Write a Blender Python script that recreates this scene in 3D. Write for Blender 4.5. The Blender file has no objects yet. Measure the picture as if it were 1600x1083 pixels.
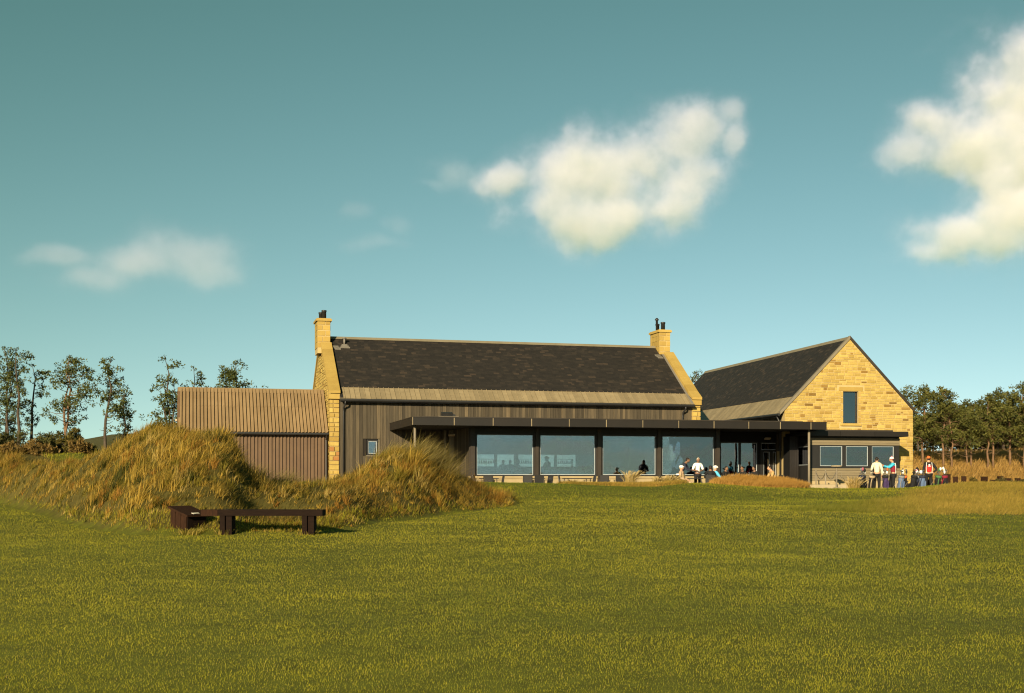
import bpy, bmesh, math, random
import numpy as np
from mathutils import Vector, Matrix, Quaternion

scene = bpy.context.scene
COL = scene.collection
R = math.radians

# ------------------------------------------------------------------ camera
cam_d = bpy.data.cameras.new('camera')
cam = bpy.data.objects.new('camera', cam_d)
COL.objects.link(cam)
cam.location = (0, 0, 1.6)
cam.rotation_euler = (R(90), 0, 0)
cam_d.sensor_width = 36.0
cam_d.lens = 36.0 * 1900 / 1600
cam_d.shift_y = (750 - 541.5) / 1600
cam_d.clip_start = 0.1
cam_d.clip_end = 9000
scene.camera = cam

# ------------------------------------------------------------------ sky and sun
SUN_DIR = Vector((0.34, 1.0, -0.325)).normalized()       # the way the light travels
to_sun = -SUN_DIR
SUN_EL = math.asin(to_sun.z)
SKY = ((0.625, 1.56), (0.86, 1.29), (0.28, 1.71))
world = bpy.data.worlds.new('World')
scene.world = world
world.use_nodes = True
wn, wl = world.node_tree.nodes, world.node_tree.links
bg = wn['Background']
sky = wn.new('ShaderNodeTexSky')
sky.sky_type = 'NISHITA'
sky.sun_disc = False
sky.sun_elevation = SUN_EL
sky.sun_rotation = math.atan2(to_sun.x, to_sun.y)
sky.altitude = 0
sky.air_density = 1.0
sky.dust_density = 0.1
sky.ozone_density = 1.0
tco, vsep, vcom = wn.new('ShaderNodeTexCoord'), wn.new('ShaderNodeSeparateXYZ'), wn.new('ShaderNodeCombineXYZ')
vz = wn.new('ShaderNodeMath'); vz.operation = 'MULTIPLY_ADD'; vz.inputs[1].default_value = 0.88; vz.inputs[2].default_value = 0.12   # clear air: no yellow band at the horizon
vab = wn.new('ShaderNodeMath'); vab.operation = 'MAXIMUM'; vab.inputs[1].default_value = 0.0
wl.new(tco.outputs['Generated'], vsep.inputs['Vector'])
wl.new(vsep.outputs['X'], vcom.inputs['X']); wl.new(vsep.outputs['Y'], vcom.inputs['Y'])
wl.new(vsep.outputs['Z'], vab.inputs[0]); wl.new(vab.outputs[0], vz.inputs[0]); wl.new(vz.outputs[0], vcom.inputs['Z'])
wl.new(vcom.outputs['Vector'], sky.inputs['Vector'])
# colour balance of the photograph's sky: each channel gets a gain and a slight power
sep, com = wn.new('ShaderNodeSeparateColor'), wn.new('ShaderNodeCombineColor')
wl.new(sky.outputs['Color'], sep.inputs['Color'])
for ch, gain, power in (('Red', SKY[0][0], SKY[0][1]), ('Green', SKY[1][0], SKY[1][1]), ('Blue', SKY[2][0], SKY[2][1])):
    pw = wn.new('ShaderNodeMath'); pw.operation = 'POWER'; pw.inputs[1].default_value = power
    gn = wn.new('ShaderNodeMath'); gn.operation = 'MULTIPLY'; gn.inputs[1].default_value = gain
    wl.new(sep.outputs[ch], pw.inputs[0]); wl.new(pw.outputs[0], gn.inputs[0]); wl.new(gn.outputs[0], com.inputs[ch])
wl.new(com.outputs['Color'], bg.inputs['Color'])
bg.inputs['Strength'].default_value = 0.0525

sun_d = bpy.data.lights.new('sun', 'SUN')
sun_d.energy = 5.0
sun_d.angle = R(0.5)
sun_d.color = (1.0, 0.83, 0.56)
sun = bpy.data.objects.new('sun', sun_d)
sun.rotation_euler = SUN_DIR.to_track_quat('-Z', 'Y').to_euler()
sun.location = (-30, -60, 40)
COL.objects.link(sun)

scene.view_settings.view_transform = 'Standard'
scene.view_settings.look = 'None'
scene.view_settings.exposure = 0.9
scene.view_settings.gamma = 1.0
scene.view_settings.use_curve_mapping = False
scene.render.engine = 'CYCLES'
cy = scene.cycles
cy.max_bounces = 8
cy.diffuse_bounces = 2
cy.glossy_bounces = 3
cy.transmission_bounces = 4
cy.transparent_max_bounces = 12
cy.volume_bounces = 2
cy.use_denoising = True
cy.sample_clamp_indirect = 6
cy.filter_width = 1.15

# ------------------------------------------------------------------ helpers
rng = np.random.default_rng(7)
rnd = random.Random(11)


def tag(o, label=None, cat=None, group=None, kind=None):
    if label: o['label'] = label
    if cat: o['category'] = cat
    if group: o['group'] = group
    if kind: o['kind'] = kind
    return o


def thing(name, label, cat, loc=(0, 0, 0), rz=0.0, group=None):
    o = bpy.data.objects.new(name, None)
    o.empty_display_size = 0.3
    COL.objects.link(o)
    o.location = loc
    o.rotation_euler = (0, 0, rz)
    return tag(o, label, cat, group)


def put(name, me, parent=None, loc=None, scale=None, rot=None):
    o = bpy.data.objects.new(name, me)
    COL.objects.link(o)
    if parent is not None: o.parent = parent
    if loc is not None: o.location = loc
    if scale is not None: o.scale = scale
    if rot is not None: o.rotation_euler = rot
    return o


class MB:
    """collects shapes for one mesh"""
    def __init__(s, org=(0, 0, 0)):
        s.v, s.f, s.m = [], [], []
        s.org = Vector(org)
        s.mi = 0

    def add(s, vs, fs):
        b = len(s.v)
        s.v += [tuple(Vector(p) - s.org) for p in vs]
        s.f += [tuple(i + b for i in f) for f in fs]
        s.m += [s.mi] * len(fs)
        return s

    def box(s, x0, x1, y0, y1, z0, z1):
        vs = [(x, y, z) for z in (z0, z1) for y in (y0, y1) for x in (x0, x1)]
        return s.add(vs, [(0, 2, 3, 1), (4, 5, 7, 6), (0, 1, 5, 4), (2, 6, 7, 3), (0, 4, 6, 2), (1, 3, 7, 5)])

    def obox(s, c, ax, ay, az):
        """box about c with half axes ax ay az"""
        c, ax, ay, az = Vector(c), Vector(ax), Vector(ay), Vector(az)
        vs = [c + i * ax + j * ay + k * az for k in (-1, 1) for j in (-1, 1) for i in (-1, 1)]
        return s.add(vs, [(0, 2, 3, 1), (4, 5, 7, 6), (0, 1, 5, 4), (2, 6, 7, 3), (0, 4, 6, 2), (1, 3, 7, 5)])

    def prism(s, pts, d):
        """closed polygon of 3d points pushed along d"""
        n = len(pts)
        d = Vector(d)
        vs = [Vector(p) for p in pts] + [Vector(p) + d for p in pts]
        fs = [tuple(range(n))[::-1], tuple(range(n, 2 * n))]
        fs += [(i, (i + 1) % n, n + (i + 1) % n, n + i) for i in range(n)]
        return s.add(vs, fs)

    def path(s, pts, rad, n=8, cap=True):
        pts = [Vector(p) for p in pts]
        if not hasattr(rad, '__len__'): rad = [rad] * len(pts)
        vs, fs = [], []
        up = None
        for i, p in enumerate(pts):
            t = (pts[min(i + 1, len(pts) - 1)] - pts[max(i - 1, 0)]).normalized()
            if up is None:
                up = Vector((0, 0, 1)) if abs(t.z) < 0.9 else Vector((1, 0, 0))
            a = t.cross(up)
            if a.length < 1e-5: a = t.orthogonal()
            a.normalize()
            b = a.cross(t).normalized()
            up = b
            for k in range(n):
                w = 2 * math.pi * k / n
                vs.append(p + rad[i] * (math.cos(w) * a + math.sin(w) * b))
        for i in range(len(pts) - 1):
            for k in range(n):
                k2 = (k + 1) % n
                fs.append((i * n + k, i * n + k2, (i + 1) * n + k2, (i + 1) * n + k))
        if cap:
            fs.append(tuple(range(n))[::-1])
            fs.append(tuple((len(pts) - 1) * n + k for k in range(n)))
        return s.add(vs, fs)

    def lathe(s, c, prof, n=12):
        """profile of (radius, z) about a vertical axis at c"""
        return s.path([(c[0], c[1], c[2] + z) for r, z in prof], [r for r, z in prof], n)

    def ell(s, c, r, n=10, m=7, rot=None):
        c = Vector(c)
        vs, fs = [], []
        def q(x, y, z):
            p = Vector((x * r[0], y * r[1], z * r[2]))
            if rot is not None: p = rot @ p
            return c + p
        vs.append(q(0, 0, -1))
        for i in range(1, m):
            a = -math.pi / 2 + math.pi * i / m
            for k in range(n):
                w = 2 * math.pi * k / n
                vs.append(q(math.cos(a) * math.cos(w), math.cos(a) * math.sin(w), math.sin(a)))
        vs.append(q(0, 0, 1))
        for k in range(n): fs.append((0, 1 + (k + 1) % n, 1 + k))
        for i in range(m - 2):
            for k in range(n):
                a, b = 1 + i * n, 1 + (i + 1) * n
                fs.append((a + k, a + (k + 1) % n, b + (k + 1) % n, b + k))
        l, b = len(vs) - 1, 1 + (m - 2) * n
        for k in range(n): fs.append((b + k, b + (k + 1) % n, l))
        return s.add(vs, fs)

    def mesh(s, name, mats, smooth=False):
        me = bpy.data.meshes.new(name)
        me.from_pydata(s.v, [], s.f)
        if not isinstance(mats, (list, tuple)): mats = [mats]
        for m in mats: me.materials.append(m)
        if len(mats) > 1: me.polygons.foreach_set('material_index', s.m)
        bm = bmesh.new(); bm.from_mesh(me)
        bmesh.ops.recalc_face_normals(bm, faces=bm.faces)
        bm.to_mesh(me); bm.free()
        if smooth:
            me.polygons.foreach_set('use_smooth', [True] * len(me.polygons))
        me.update()
        return me

    def build(s, name, mats, parent=None, smooth=False, loc=None):
        return put(name, s.mesh(name, mats, smooth), parent, loc)


def npmesh(name, V, F, mat, col=None, parent=None, kind=None, smooth=False):
    """fast mesh from arrays; F is (m,3) or (m,4), col one colour per vertex"""
    me = bpy.data.meshes.new(name)
    V = np.ascontiguousarray(V, np.float32); F = np.ascontiguousarray(F, np.int32)
    k = F.shape[1]
    me.vertices.add(len(V)); me.vertices.foreach_set('co', V.ravel())
    me.loops.add(F.size); me.loops.foreach_set('vertex_index', F.ravel())
    me.polygons.add(len(F))
    me.polygons.foreach_set('loop_start', np.arange(0, F.size, k, dtype=np.int32))
    me.update(calc_edges=True)
    if smooth: me.polygons.foreach_set('use_smooth', np.ones(len(F), bool))
    else: me.shade_flat()
    if col is not None:
        a = me.color_attributes.new('Col', 'FLOAT_COLOR', 'POINT')
        c = np.ones((len(V), 4), np.float32); c[:, :3] = col
        a.data.foreach_set('color', c.ravel())
    me.materials.append(mat)
    o = put(name, me, parent)
    if kind: o['kind'] = kind
    return o


# ------------------------------------------------------------------ materials
def newmat(name):
    m = bpy.data.materials.new(name)
    m.use_nodes = True
    nt = m.node_tree
    return m, nt, nt.nodes['Principled BSDF']


def mat(name, c1, c2=None, scale=3.0, rough=0.8, bump=0.0, rand=None, ramp=None, spec=0.3, metal=0.0,
        stretch=(1, 1, 1), detail=5, coat=0.0, streak=0.0):
    """noise between two colours in world metres; rand 'object' or 'island' picks one ramp colour per piece"""
    m, nt, p = newmat(name)
    N, L = nt.nodes, nt.links
    p.inputs['Roughness'].default_value = rough
    p.inputs['Metallic'].default_value = metal
    p.inputs['Specular IOR Level'].default_value = spec
    p.inputs['Base Color'].default_value = (*c1, 1)
    if c2 is None and not rand and not bump: return m
    geo = N.new('ShaderNodeNewGeometry')
    mp = N.new('ShaderNodeMapping'); mp.inputs['Scale'].default_value = stretch
    L.new(geo.outputs['Position'], mp.inputs['Vector'])
    nz = N.new('ShaderNodeTexNoise'); nz.inputs['Scale'].default_value = scale
    nz.inputs['Detail'].default_value = detail; nz.inputs['Roughness'].default_value = 0.62
    L.new(mp.outputs['Vector'], nz.inputs['Vector'])
    mr = N.new('ShaderNodeMapRange')
    mr.inputs['From Min'].default_value = 0.32; mr.inputs['From Max'].default_value = 0.68
    L.new(nz.outputs['Fac'], mr.inputs['Value'])
    mx = N.new('ShaderNodeMix'); mx.data_type = 'RGBA'
    mx.inputs['A'].default_value = (*c1, 1); mx.inputs['B'].default_value = (*(c2 or c1), 1)
    L.new(mr.outputs['Result'], mx.inputs['Factor'])
    out = mx.outputs['Result']
    if rand:
        if rand == 'object':
            src = N.new('ShaderNodeObjectInfo').outputs['Random']
        else:
            src = geo.outputs['Random Per Island']
        cr = N.new('ShaderNodeValToRGB')
        el = cr.color_ramp.elements
        ramp = ramp or [(0, (0.7, 0.7, 0.7)), (1, (1.25, 1.25, 1.25))]
        while len(el) < len(ramp): el.new(0.5)
        for e, (pos, c) in zip(el, ramp):
            e.position = pos; e.color = (*c, 1)
        L.new(src, cr.inputs['Fac'])
        m2 = N.new('ShaderNodeMix'); m2.data_type = 'RGBA'; m2.blend_type = 'MULTIPLY'
        m2.inputs['Factor'].default_value = 1
        L.new(out, m2.inputs['A']); L.new(cr.outputs['Color'], m2.inputs['B'])
        out = m2.outputs['Result']
    L.new(out, p.inputs['Base Color'])
    if bump:
        b = N.new('ShaderNodeBump'); b.inputs['Strength'].default_value = 1.0
        b.inputs['Distance'].default_value = bump
        L.new(nz.outputs['Fac'], b.inputs['Height']); L.new(b.outputs['Normal'], p.inputs['Normal'])
    return m


def colmat(name, rough=0.7, transl=0.0, noise=None, spec=0.15):
    m, nt, p = newmat(name)
    N, L = nt.nodes, nt.links
    p.inputs['Roughness'].default_value = rough
    p.inputs['Specular IOR Level'].default_value = spec
    at = N.new('ShaderNodeAttribute'); at.attribute_name = 'Col'
    out = at.outputs['Color']
    if noise:
        geo = N.new('ShaderNodeNewGeometry')
        nz = N.new('ShaderNodeTexNoise'); nz.inputs['Scale'].default_value = noise[0]
        nz.inputs['Detail'].default_value = 8; nz.inputs['Roughness'].default_value = 0.7
        L.new(geo.outputs['Position'], nz.inputs['Vector'])
        mr = N.new('ShaderNodeMapRange')
        mr.inputs['From Min'].default_value = 0.3; mr.inputs['From Max'].default_value = 0.7
        mr.inputs['To Min'].default_value = noise[1]; mr.inputs['To Max'].default_value = noise[2]
        L.new(nz.outputs['Fac'], mr.inputs['Value'])
        mx = N.new('ShaderNodeVectorMath'); mx.operation = 'SCALE'
        L.new(out, mx.inputs[0]); L.new(mr.outputs['Result'], mx.inputs['Scale'])
        out = mx.outputs['Vector']
    L.new(out, p.inputs['Base Color'])
    if transl:
        t = N.new('ShaderNodeBsdfTranslucent'); L.new(out, t.inputs['Color'])
        ms = N.new('ShaderNodeMixShader'); ms.inputs['Fac'].default_value = transl
        L.new(p.outputs['BSDF'], ms.inputs[1]); L.new(t.outputs['BSDF'], ms.inputs[2])
        L.new(ms.outputs['Shader'], N['Material Output'].inputs['Surface'])
    return m


def glassmat(name, ior=1.7, tint=(0.72, 0.78, 0.78), refl=(0.8, 0.9, 1.0)):
    m, nt, p = newmat(name)
    N, L = nt.nodes, nt.links
    N.remove(p)
    tr = N.new('ShaderNodeBsdfTransparent'); tr.inputs['Color'].default_value = (*tint, 1)
    gl = N.new('ShaderNodeBsdfGlossy'); gl.inputs['Roughness'].default_value = 0.0
    gl.inputs['Color'].default_value = (*refl, 1)
    geo = N.new('ShaderNodeNewGeometry')
    nz = N.new('ShaderNodeTexNoise'); nz.inputs['Scale'].default_value = 0.7
    L.new(geo.outputs['Position'], nz.inputs['Vector'])
    b = N.new('ShaderNodeBump'); b.inputs['Distance'].default_value = 0.004
    L.new(nz.outputs['Fac'], b.inputs['Height']); L.new(b.outputs['Normal'], gl.inputs['Normal'])
    fr = N.new('ShaderNodeFresnel'); fr.inputs['IOR'].default_value = ior
    ms = N.new('ShaderNodeMixShader')
    L.new(fr.outputs['Fac'], ms.inputs['Fac'])
    L.new(tr.outputs['BSDF'], ms.inputs[1]); L.new(gl.outputs['BSDF'], ms.inputs[2])
    L.new(ms.outputs['Shader'], N['Material Output'].inputs['Surface'])
    return m


STONE_RAMP = [(0.0, (0.42, 0.34, 0.26)), (0.05, (0.62, 0.50, 0.40)), (0.12, (0.86, 0.82, 0.74)), (0.55, (1.0, 1.0, 1.0)),
              (0.88, (1.12, 1.12, 1.1)), (1.0, (1.2, 1.2, 1.25))]
M = {}
M['mortar'] = mat('lime_mortar', (0.43, 0.33, 0.155), (0.36, 0.267, 0.115), 2.2, 0.95, 0.01)
M['stone'] = mat('sandstone_piece', (0.32, 0.223, 0.056), (0.385, 0.275, 0.076), 5.0, 0.9, 0.02, 'object', STONE_RAMP)
M['stones'] = mat('sandstone_rubble', (0.32, 0.223, 0.056), (0.385, 0.275, 0.076), 5.0, 0.9, 0.02, 'island', STONE_RAMP)
M['ashlar'] = mat('sandstone_ashlar', (0.365, 0.252, 0.065), (0.32, 0.214, 0.053), 2.5, 0.85, 0.004, 'object',
                  [(0, (0.86, 0.84, 0.8)), (0.6, (1, 1, 1)), (1, (1.1, 1.1, 1.1))])
M['redstone'] = mat('red_sandstone', (0.27, 0.115, 0.035), (0.3, 0.15, 0.045), 6.0, 0.9, 0.006)
SL = [(0, (0.7, 0.7, 0.7)), (0.7, (0.92, 0.9, 0.87)), (0.9, (1.2, 1.12, 1.02)), (1, (1.9, 1.62, 1.35))]
M['slate'] = mat('roof_slate', (0.026, 0.022, 0.018), (0.019, 0.0165, 0.015), 4.0, 0.7, 0.0, 'island', SL, spec=0.25)
M['under'] = mat('roof_underlay', (0.015, 0.013, 0.011), (0.011, 0.01, 0.009), 4.0, 0.9)
M['board'] = mat('weathered_board', (0.08, 0.063, 0.039), (0.048, 0.039, 0.025), 3.5, 0.85, 0.004, 'object',
                 [(0, (0.58, 0.58, 0.58)), (0.5, (0.95, 0.95, 0.95)), (0.85, (1.2, 1.17, 1.12)), (1, (1.75, 1.65, 1.5))], stretch=(6, 6, 0.35))
M['boards_back'] = mat('board_backing', (0.016, 0.013, 0.01), None, 3, 0.95)
M['zinc'] = mat('zinc_sheet', (0.25, 0.197, 0.113), (0.2, 0.156, 0.088), 2.2, 0.55, 0.0, 'object',
                [(0, (0.8, 0.8, 0.8)), (1, (1.15, 1.15, 1.15))], spec=0.4, stretch=(1, 1, 2))
M['ridge'] = mat('ridge_metal', (0.2, 0.17, 0.11), (0.16, 0.135, 0.085), 2.0, 0.6, spec=0.4)
M['bronze'] = mat('bronze_fascia', (0.013, 0.0098, 0.0072), (0.01, 0.0078, 0.006), 1.2, 0.5, 0.0, 'object',
                  [(0, (0.9, 0.9, 0.9)), (1, (1.15, 1.15, 1.15))], spec=0.4)
M['bronze1'] = mat('bronze_trim', (0.036, 0.028, 0.02), (0.025, 0.019, 0.0135), 1.5, 0.5, spec=0.4)
M['trim'] = mat('pale_metal_trim', (0.19, 0.16, 0.11), (0.155, 0.13, 0.09), 2.5, 0.55, spec=0.4)
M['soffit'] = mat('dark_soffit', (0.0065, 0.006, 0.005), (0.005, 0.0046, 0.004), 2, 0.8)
M['black'] = mat('black_metal', (0.012, 0.012, 0.012), (0.018, 0.017, 0.016), 3, 0.5, spec=0.5)
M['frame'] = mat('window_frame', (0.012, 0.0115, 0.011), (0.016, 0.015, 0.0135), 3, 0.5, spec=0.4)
M['pane_edge'] = mat('pane_edge_bead', (0.42, 0.46, 0.47), None, 3, 0.4, spec=0.5)
M['glass'] = glassmat('clear_glass', 2.65, (0.70, 0.75, 0.75), (0.80, 0.86, 1.0))
M['plinth'] = mat('plinth_stone', (0.34, 0.265, 0.145), (0.29, 0.223, 0.115), 1.6, 0.9, 0.004)
M['rust'] = mat('brown_corrugated_steel', (0.13, 0.08, 0.042), (0.1, 0.06, 0.033), 1.3, 0.6, 0.0, spec=0.35)
M['rust_roof'] = mat('brown_roof_sheet', (0.24, 0.164, 0.082), (0.195, 0.13, 0.063), 1.1, 0.6, 0.0, 'object',
                     [(0, (0.9, 0.9, 0.9)), (1, (1.1, 1.1, 1.1))], spec=0.35)
M['cedar'] = mat('pale_cladding', (0.195, 0.158, 0.095), (0.16, 0.128, 0.074), 2.5, 0.8, 0.002, 'object',
                 [(0, (0.9, 0.9, 0.9)), (1, (1.08, 1.08, 1.08))], stretch=(0.5, 0.5, 6))
M['greyclad'] = mat('grey_cladding', (0.08, 0.068, 0.05), (0.06, 0.052, 0.038), 2.5, 0.8, 0.002, 'object',
                    [(0, (0.9, 0.9, 0.9)), (1, (1.1, 1.1, 1.1))], stretch=(0.5, 0.5, 6))
M['interior'] = mat('dark_interior', (0.02, 0.019, 0.017), (0.014, 0.013, 0.012), 1.5, 0.8)
M['sleeper'] = mat('dark_oak_sleeper', (0.014, 0.0075, 0.0045), (0.008, 0.0045, 0.003), 5, 0.85, 0.006, stretch=(1, 6, 6), spec=.08)
M['sleeper2'] = mat('brown_oak_sleeper', (0.034, 0.015, 0.0075), (0.018, 0.009, 0.005), 6, 0.85, 0.006, stretch=(5, 5, 1), spec=.08)
M['lamp'] = mat('pale_lamp_metal', (0.45, 0.36, 0.24), None, 3, 0.5)
M['bark'] = mat('pine_bark', (0.19, 0.11, 0.055), (0.1, 0.062, 0.034), 7, 0.95, 0.02)
M['barkg'] = mat('grey_bark', (0.085, 0.062, 0.04), (0.042, 0.033, 0.024), 7, 0.95, 0.02)
M['needles'] = colmat('pine_needles', 0.6, 0.15)
M['leaves'] = colmat('shrub_leaves', 0.6, 0.2)
M['grass'] = colmat('grass_blades', 0.6, 0.4)
M['ground'] = colmat('ground', 0.95, 0.0, (3.5, 0.65, 1.3))
M['lead'] = mat('lead_flashing', (0.17, 0.155, 0.13), (0.14, 0.125, 0.1), 4, 0.6)
M['concrete'] = mat('pale_concrete', (0.34, 0.28, 0.18), (0.29, 0.235, 0.145), 3, 0.9, 0.003)
M['steel'] = mat('galvanised_post', (0.2, 0.168, 0.118), (0.165, 0.138, 0.095), 4, 0.45, spec=0.5)

# ------------------------------------------------------------------ the land
def vnoise(x, y, s, seed):
    """smooth value noise, -1..1"""
    x = np.asarray(x, float) * s; y = np.asarray(y, float) * s
    xi, yi = np.floor(x).astype(np.int64), np.floor(y).astype(np.int64)
    fx, fy = x - xi, y - yi
    fx, fy = fx * fx * (3 - 2 * fx), fy * fy * (3 - 2 * fy)
    def h(i, j):
        n = (i * 374761393 + j * 668265263 + seed * 982451653) & 0x7fffffff
        n = ((n ^ (n >> 13)) * 1274126177) & 0x7fffffff
        return ((n ^ (n >> 16)) & 0xffff) / 32767.5 - 1
    a = h(xi, yi) * (1 - fx) + h(xi + 1, yi) * fx
    b = h(xi, yi + 1) * (1 - fx) + h(xi + 1, yi + 1) * fx
    return a * (1 - fy) + b * fy


def fbm(x, y, s, seed, o=4):
    r, a = 0, 1.0
    for k in range(o):
        r = r + a * vnoise(x, y, s * 2 ** k, seed + k); a *= 0.5
    return r / 1.9


def sstep(a, b, x):
    t = np.clip((np.asarray(x, float) - a) / (b - a), 0, 1)
    return t * t * (3 - 2 * t)


FLOOR = 0.95                                     # level of the terrace
def bearing(x, y):
    """direction of a place seen from the path end, in 1/1900ths (800 = straight ahead)"""
    return 800 + 1900 * np.asarray(x, float) / np.maximum(np.asarray(y, float), 3.0)


# outline of the dune along its length (by bearing): front foot, crest line and crest height
D_P = [-700, -300, 0, 100, 160, 200, 240, 290, 340, 360, 380, 400, 420, 470, 510, 550, 590, 620, 650, 690, 730, 770, 800]
D_F = [66, 54, 41, 31, 28, 26.4, 25.8, 25.7, 25.9, 26.0, 26.0, 26.1, 26.1, 26.2, 26.5, 27.9, 30.1, 31, 32, 34, 35.5, 37.4, 39]
D_C = [80, 64, 46.5, 40, 38, 36, 34.8, 33.6, 33.0, 33.0, 34.6, 37, 37.5, 38, 38, 38, 38, 38, 38.2, 39, 40, 41, 42]
D_Z = [2.6, 2.2, 1.92, 2.05, 2.40, 2.68, 2.88, 2.84, 2.70, 2.40, 1.92, 1.58, 1.42, 1.34, 1.42, 1.68, 2.04, 2.34, 2.42, 2.05, 1.50, 0.98, 0.72]


def dune(x, y):
    p = bearing(x, y)
    f, c, z = np.interp(p, D_P, D_F), np.interp(p, D_P, D_C), np.interp(p, D_P, D_Z)
    t = np.clip((y - f) / (c - f), 0, 1)
    front = np.sin(t * math.pi / 2) ** 1.15
    back = 1 - sstep(0, 9, y - c)
    w = np.where(y <= c, front, back) * (p < 800) * (y > 12)
    return w, z


C_P = [0, 640, 700, 800, 880, 960, 1030, 1060, 1090, 1120, 1200, 1300, 1420, 1460, 1500, 1600, 1800]
C_Z = [1.5, 1.5, 1.53, 1.46, 1.42, 1.36, 1.36, 1.46, 1.44, 1.40, 1.27, 1.20, 1.20, 1.30, 1.39, 1.40, 1.40]


def height(x, y):
    x = np.asarray(x, float); y = np.asarray(y, float)
    p = bearing(x, y)
    cz = np.interp(p, C_P, C_Z)
    a = np.interp(y, [-400, 0, 9, 26, 36, 47], [0.0, 0, 0.0, 0.42, 0.64, 0.98])
    z = a + (cz - 0.98) * sstep(44, 55.5, y)
    z = z + (FLOOR - z) * sstep(56.2, 58.0, y)
    z = z + 0.115 * fbm(x, y, 0.11, 3) * sstep(6, 16, y) * (1 - sstep(50, 56, y))
    z = z + 0.048 * fbm(x + 0.4 * y, y, 0.27, 8, 3) * sstep(6, 14, y) * (1 - sstep(46, 54, y))
    # the small dry-grass bank before the terrace
    z = z + 0.36 * np.exp(-((p - 1185) / 62) ** 4) * np.exp(-((y - 56.6) / 1.7) ** 2)
    # the low rough shoulder at the right
    z = z + 0.10 * sstep(1330, 1480, p) * np.exp(-((y - 50) / 6) ** 2)
    w, dz = dune(x, y)
    lump = 0.13 * fbm(x, y, 0.55, 21, 3) + 0.05 * fbm(x, y, 1.7, 5, 2)
    z = z + np.maximum(w, 0) * (dz - z) + lump * np.minimum(w * 2.0, 1) * 1.0
    # a low front ridge behind the bench and the shaded hollow behind it
    z = z + 0.42 * np.exp(-((p - 455) / 105) ** 4) * np.exp(-((y - 30.6) / 1.5) ** 2)
    z = z - 0.95 * np.exp(-((p - 440) / 52) ** 2) * np.exp(-((y - 34.8) / 1.7) ** 2)
    # tussocks and hollows all over the dune
    z = z + np.clip(w * 3, 0, 1) * (0.24 * np.maximum(0, vnoise(x, y, 1.05, 91)) + 0.12 * vnoise(x, y, 0.5, 92) - 0.50 * np.maximum(0, vnoise(x, y, 0.9, 95) - .2))
    # ground behind the dunes at the left
    bl = (1 - sstep(120, 230, p)) * sstep(44, 50, y) * (1 - sstep(58, 90, y)) * (y > 10)
    z = z + bl * np.maximum(0, 2.72 + 0.15 * fbm(x, y, 0.3, 9) - z)
    # bank and woods floor at the right, far hill at the left
    br = sstep(1330, 1440, p) * sstep(68, 92, y) * (y > 10) * (1 - sstep(300, 700, y))
    z = z + br * (2.7 + 0.35 * fbm(x, y, 0.12, 31))
    z = z + 12.6 * np.exp(-((x + 84) / 27) ** 2 - ((y - 300) / 90) ** 2)
    z = z + 6.0 * sstep(500, 1500, y) * (0.5 + 0.5 * fbm(x, y, 0.003, 41))
    return z


def axis(lo, dense0, dense1, hi, step):
    mid = list(np.arange(dense0, dense1 + 1e-6, step))
    left, right, d, v = [], [], step, dense0
    while v > lo:
        d *= 1.22; v -= d; left.append(v)
    d, v = step, dense1
    while v < hi:
        d *= 1.22; v += d; right.append(v)
    return np.array(left[::-1] + mid + right)


gx = axis(-5000, -27, 27, 5000, 0.27)
gy = axis(-3000, 8, 62, 6500, 0.27)
GX, GY = np.meshgrid(gx, gy)
GZ = height(GX, GY)


def zone(x, y):
    """1 where the dune grass grows, 1 where the rough grows, 1 where the lawn is mown"""
    p = bearing(x, y)
    w, _ = dune(x, y)
    edge = 0.05 + 0.03 * fbm(x, y, 0.8, 77)
    dn = (w > edge) & (y > 15)
    jit = 0.5 * vnoise(x, y, 7.0, 17) + 0.4 * vnoise(x, y, 19.0, 18)
    ru = (y > 34 + 0.9 * fbm(x, y, 0.4, 12) + 1.8 * jit + 1.5 * np.maximum(0, (1420 - p) / 180)) & (y < np.interp(p, [1240, 1330, 1450, 1530], [36.5, 41, 49.5, 57.5]) + 2.2 * fbm(x, y, 0.5, 13) + 3.2 * jit) & (p > 1230)
    bank = (np.exp(-((p - 1185) / 62) ** 4) * np.exp(-((y - 56.4) / 1.9) ** 2) > 0.12 + 0.1 * fbm(x, y, 0.9, 14))
    strip = (np.abs(y - np.interp(p, [880, 970, 1060], [55.6, 54.6, 54.0])) < np.interp(p, [870, 900, 980, 1060, 1075], [0, 1.2, 2.1, 1.4, 0]) + 0.4 * fbm(x, y, 0.9, 15)) & (p > 870) & (p < 1075)
    lawn = ~((dn & (w > 0.17)) | ru | bank | strip) & (y < 57.2) & (y > 0)
    return dn, ru, bank, strip, lawn


dn, ru, bank, strip, lawn = zone(GX, GY)
gc = np.zeros(GX.shape + (3,), np.float32)
gc[:] = (0.085, 0.075, 0.022)                    # rough pasture beyond
nz = fbm(GX, GY, 0.25, 51)[..., None]
gc[GY < 58] = (0.088, 0.092, 0.009)              # lawn soil under the blades
gc[dn] = (0.07, 0.058, 0.013)
gc[ru | bank | strip] = (0.17, 0.115, 0.03)
gp = bearing(GX, GY)
gc[(gp > 1330) & (GY > 66) & (GY < 400)] = (0.27, 0.165, 0.045)
gc[(GY > 58) & (GY < 66)] = (0.20, 0.165, 0.11)
gc *= (1 + 0.25 * nz)
nx_, ny_ = len(gx), len(gy)
idx = np.arange(nx_ * ny_).reshape(ny_, nx_)
GF = np.stack([idx[:-1, :-1], idx[:-1, 1:], idx[1:, 1:], idx[1:, :-1]], -1).reshape(-1, 4)
ground = npmesh('ground', np.stack([GX, GY, GZ], -1).reshape(-1, 3), GF, M['ground'], gc.reshape(-1, 3), kind='structure', smooth=True)
tag(ground, 'rolling links ground with mown lawn and sandy dunes', 'ground')


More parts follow.
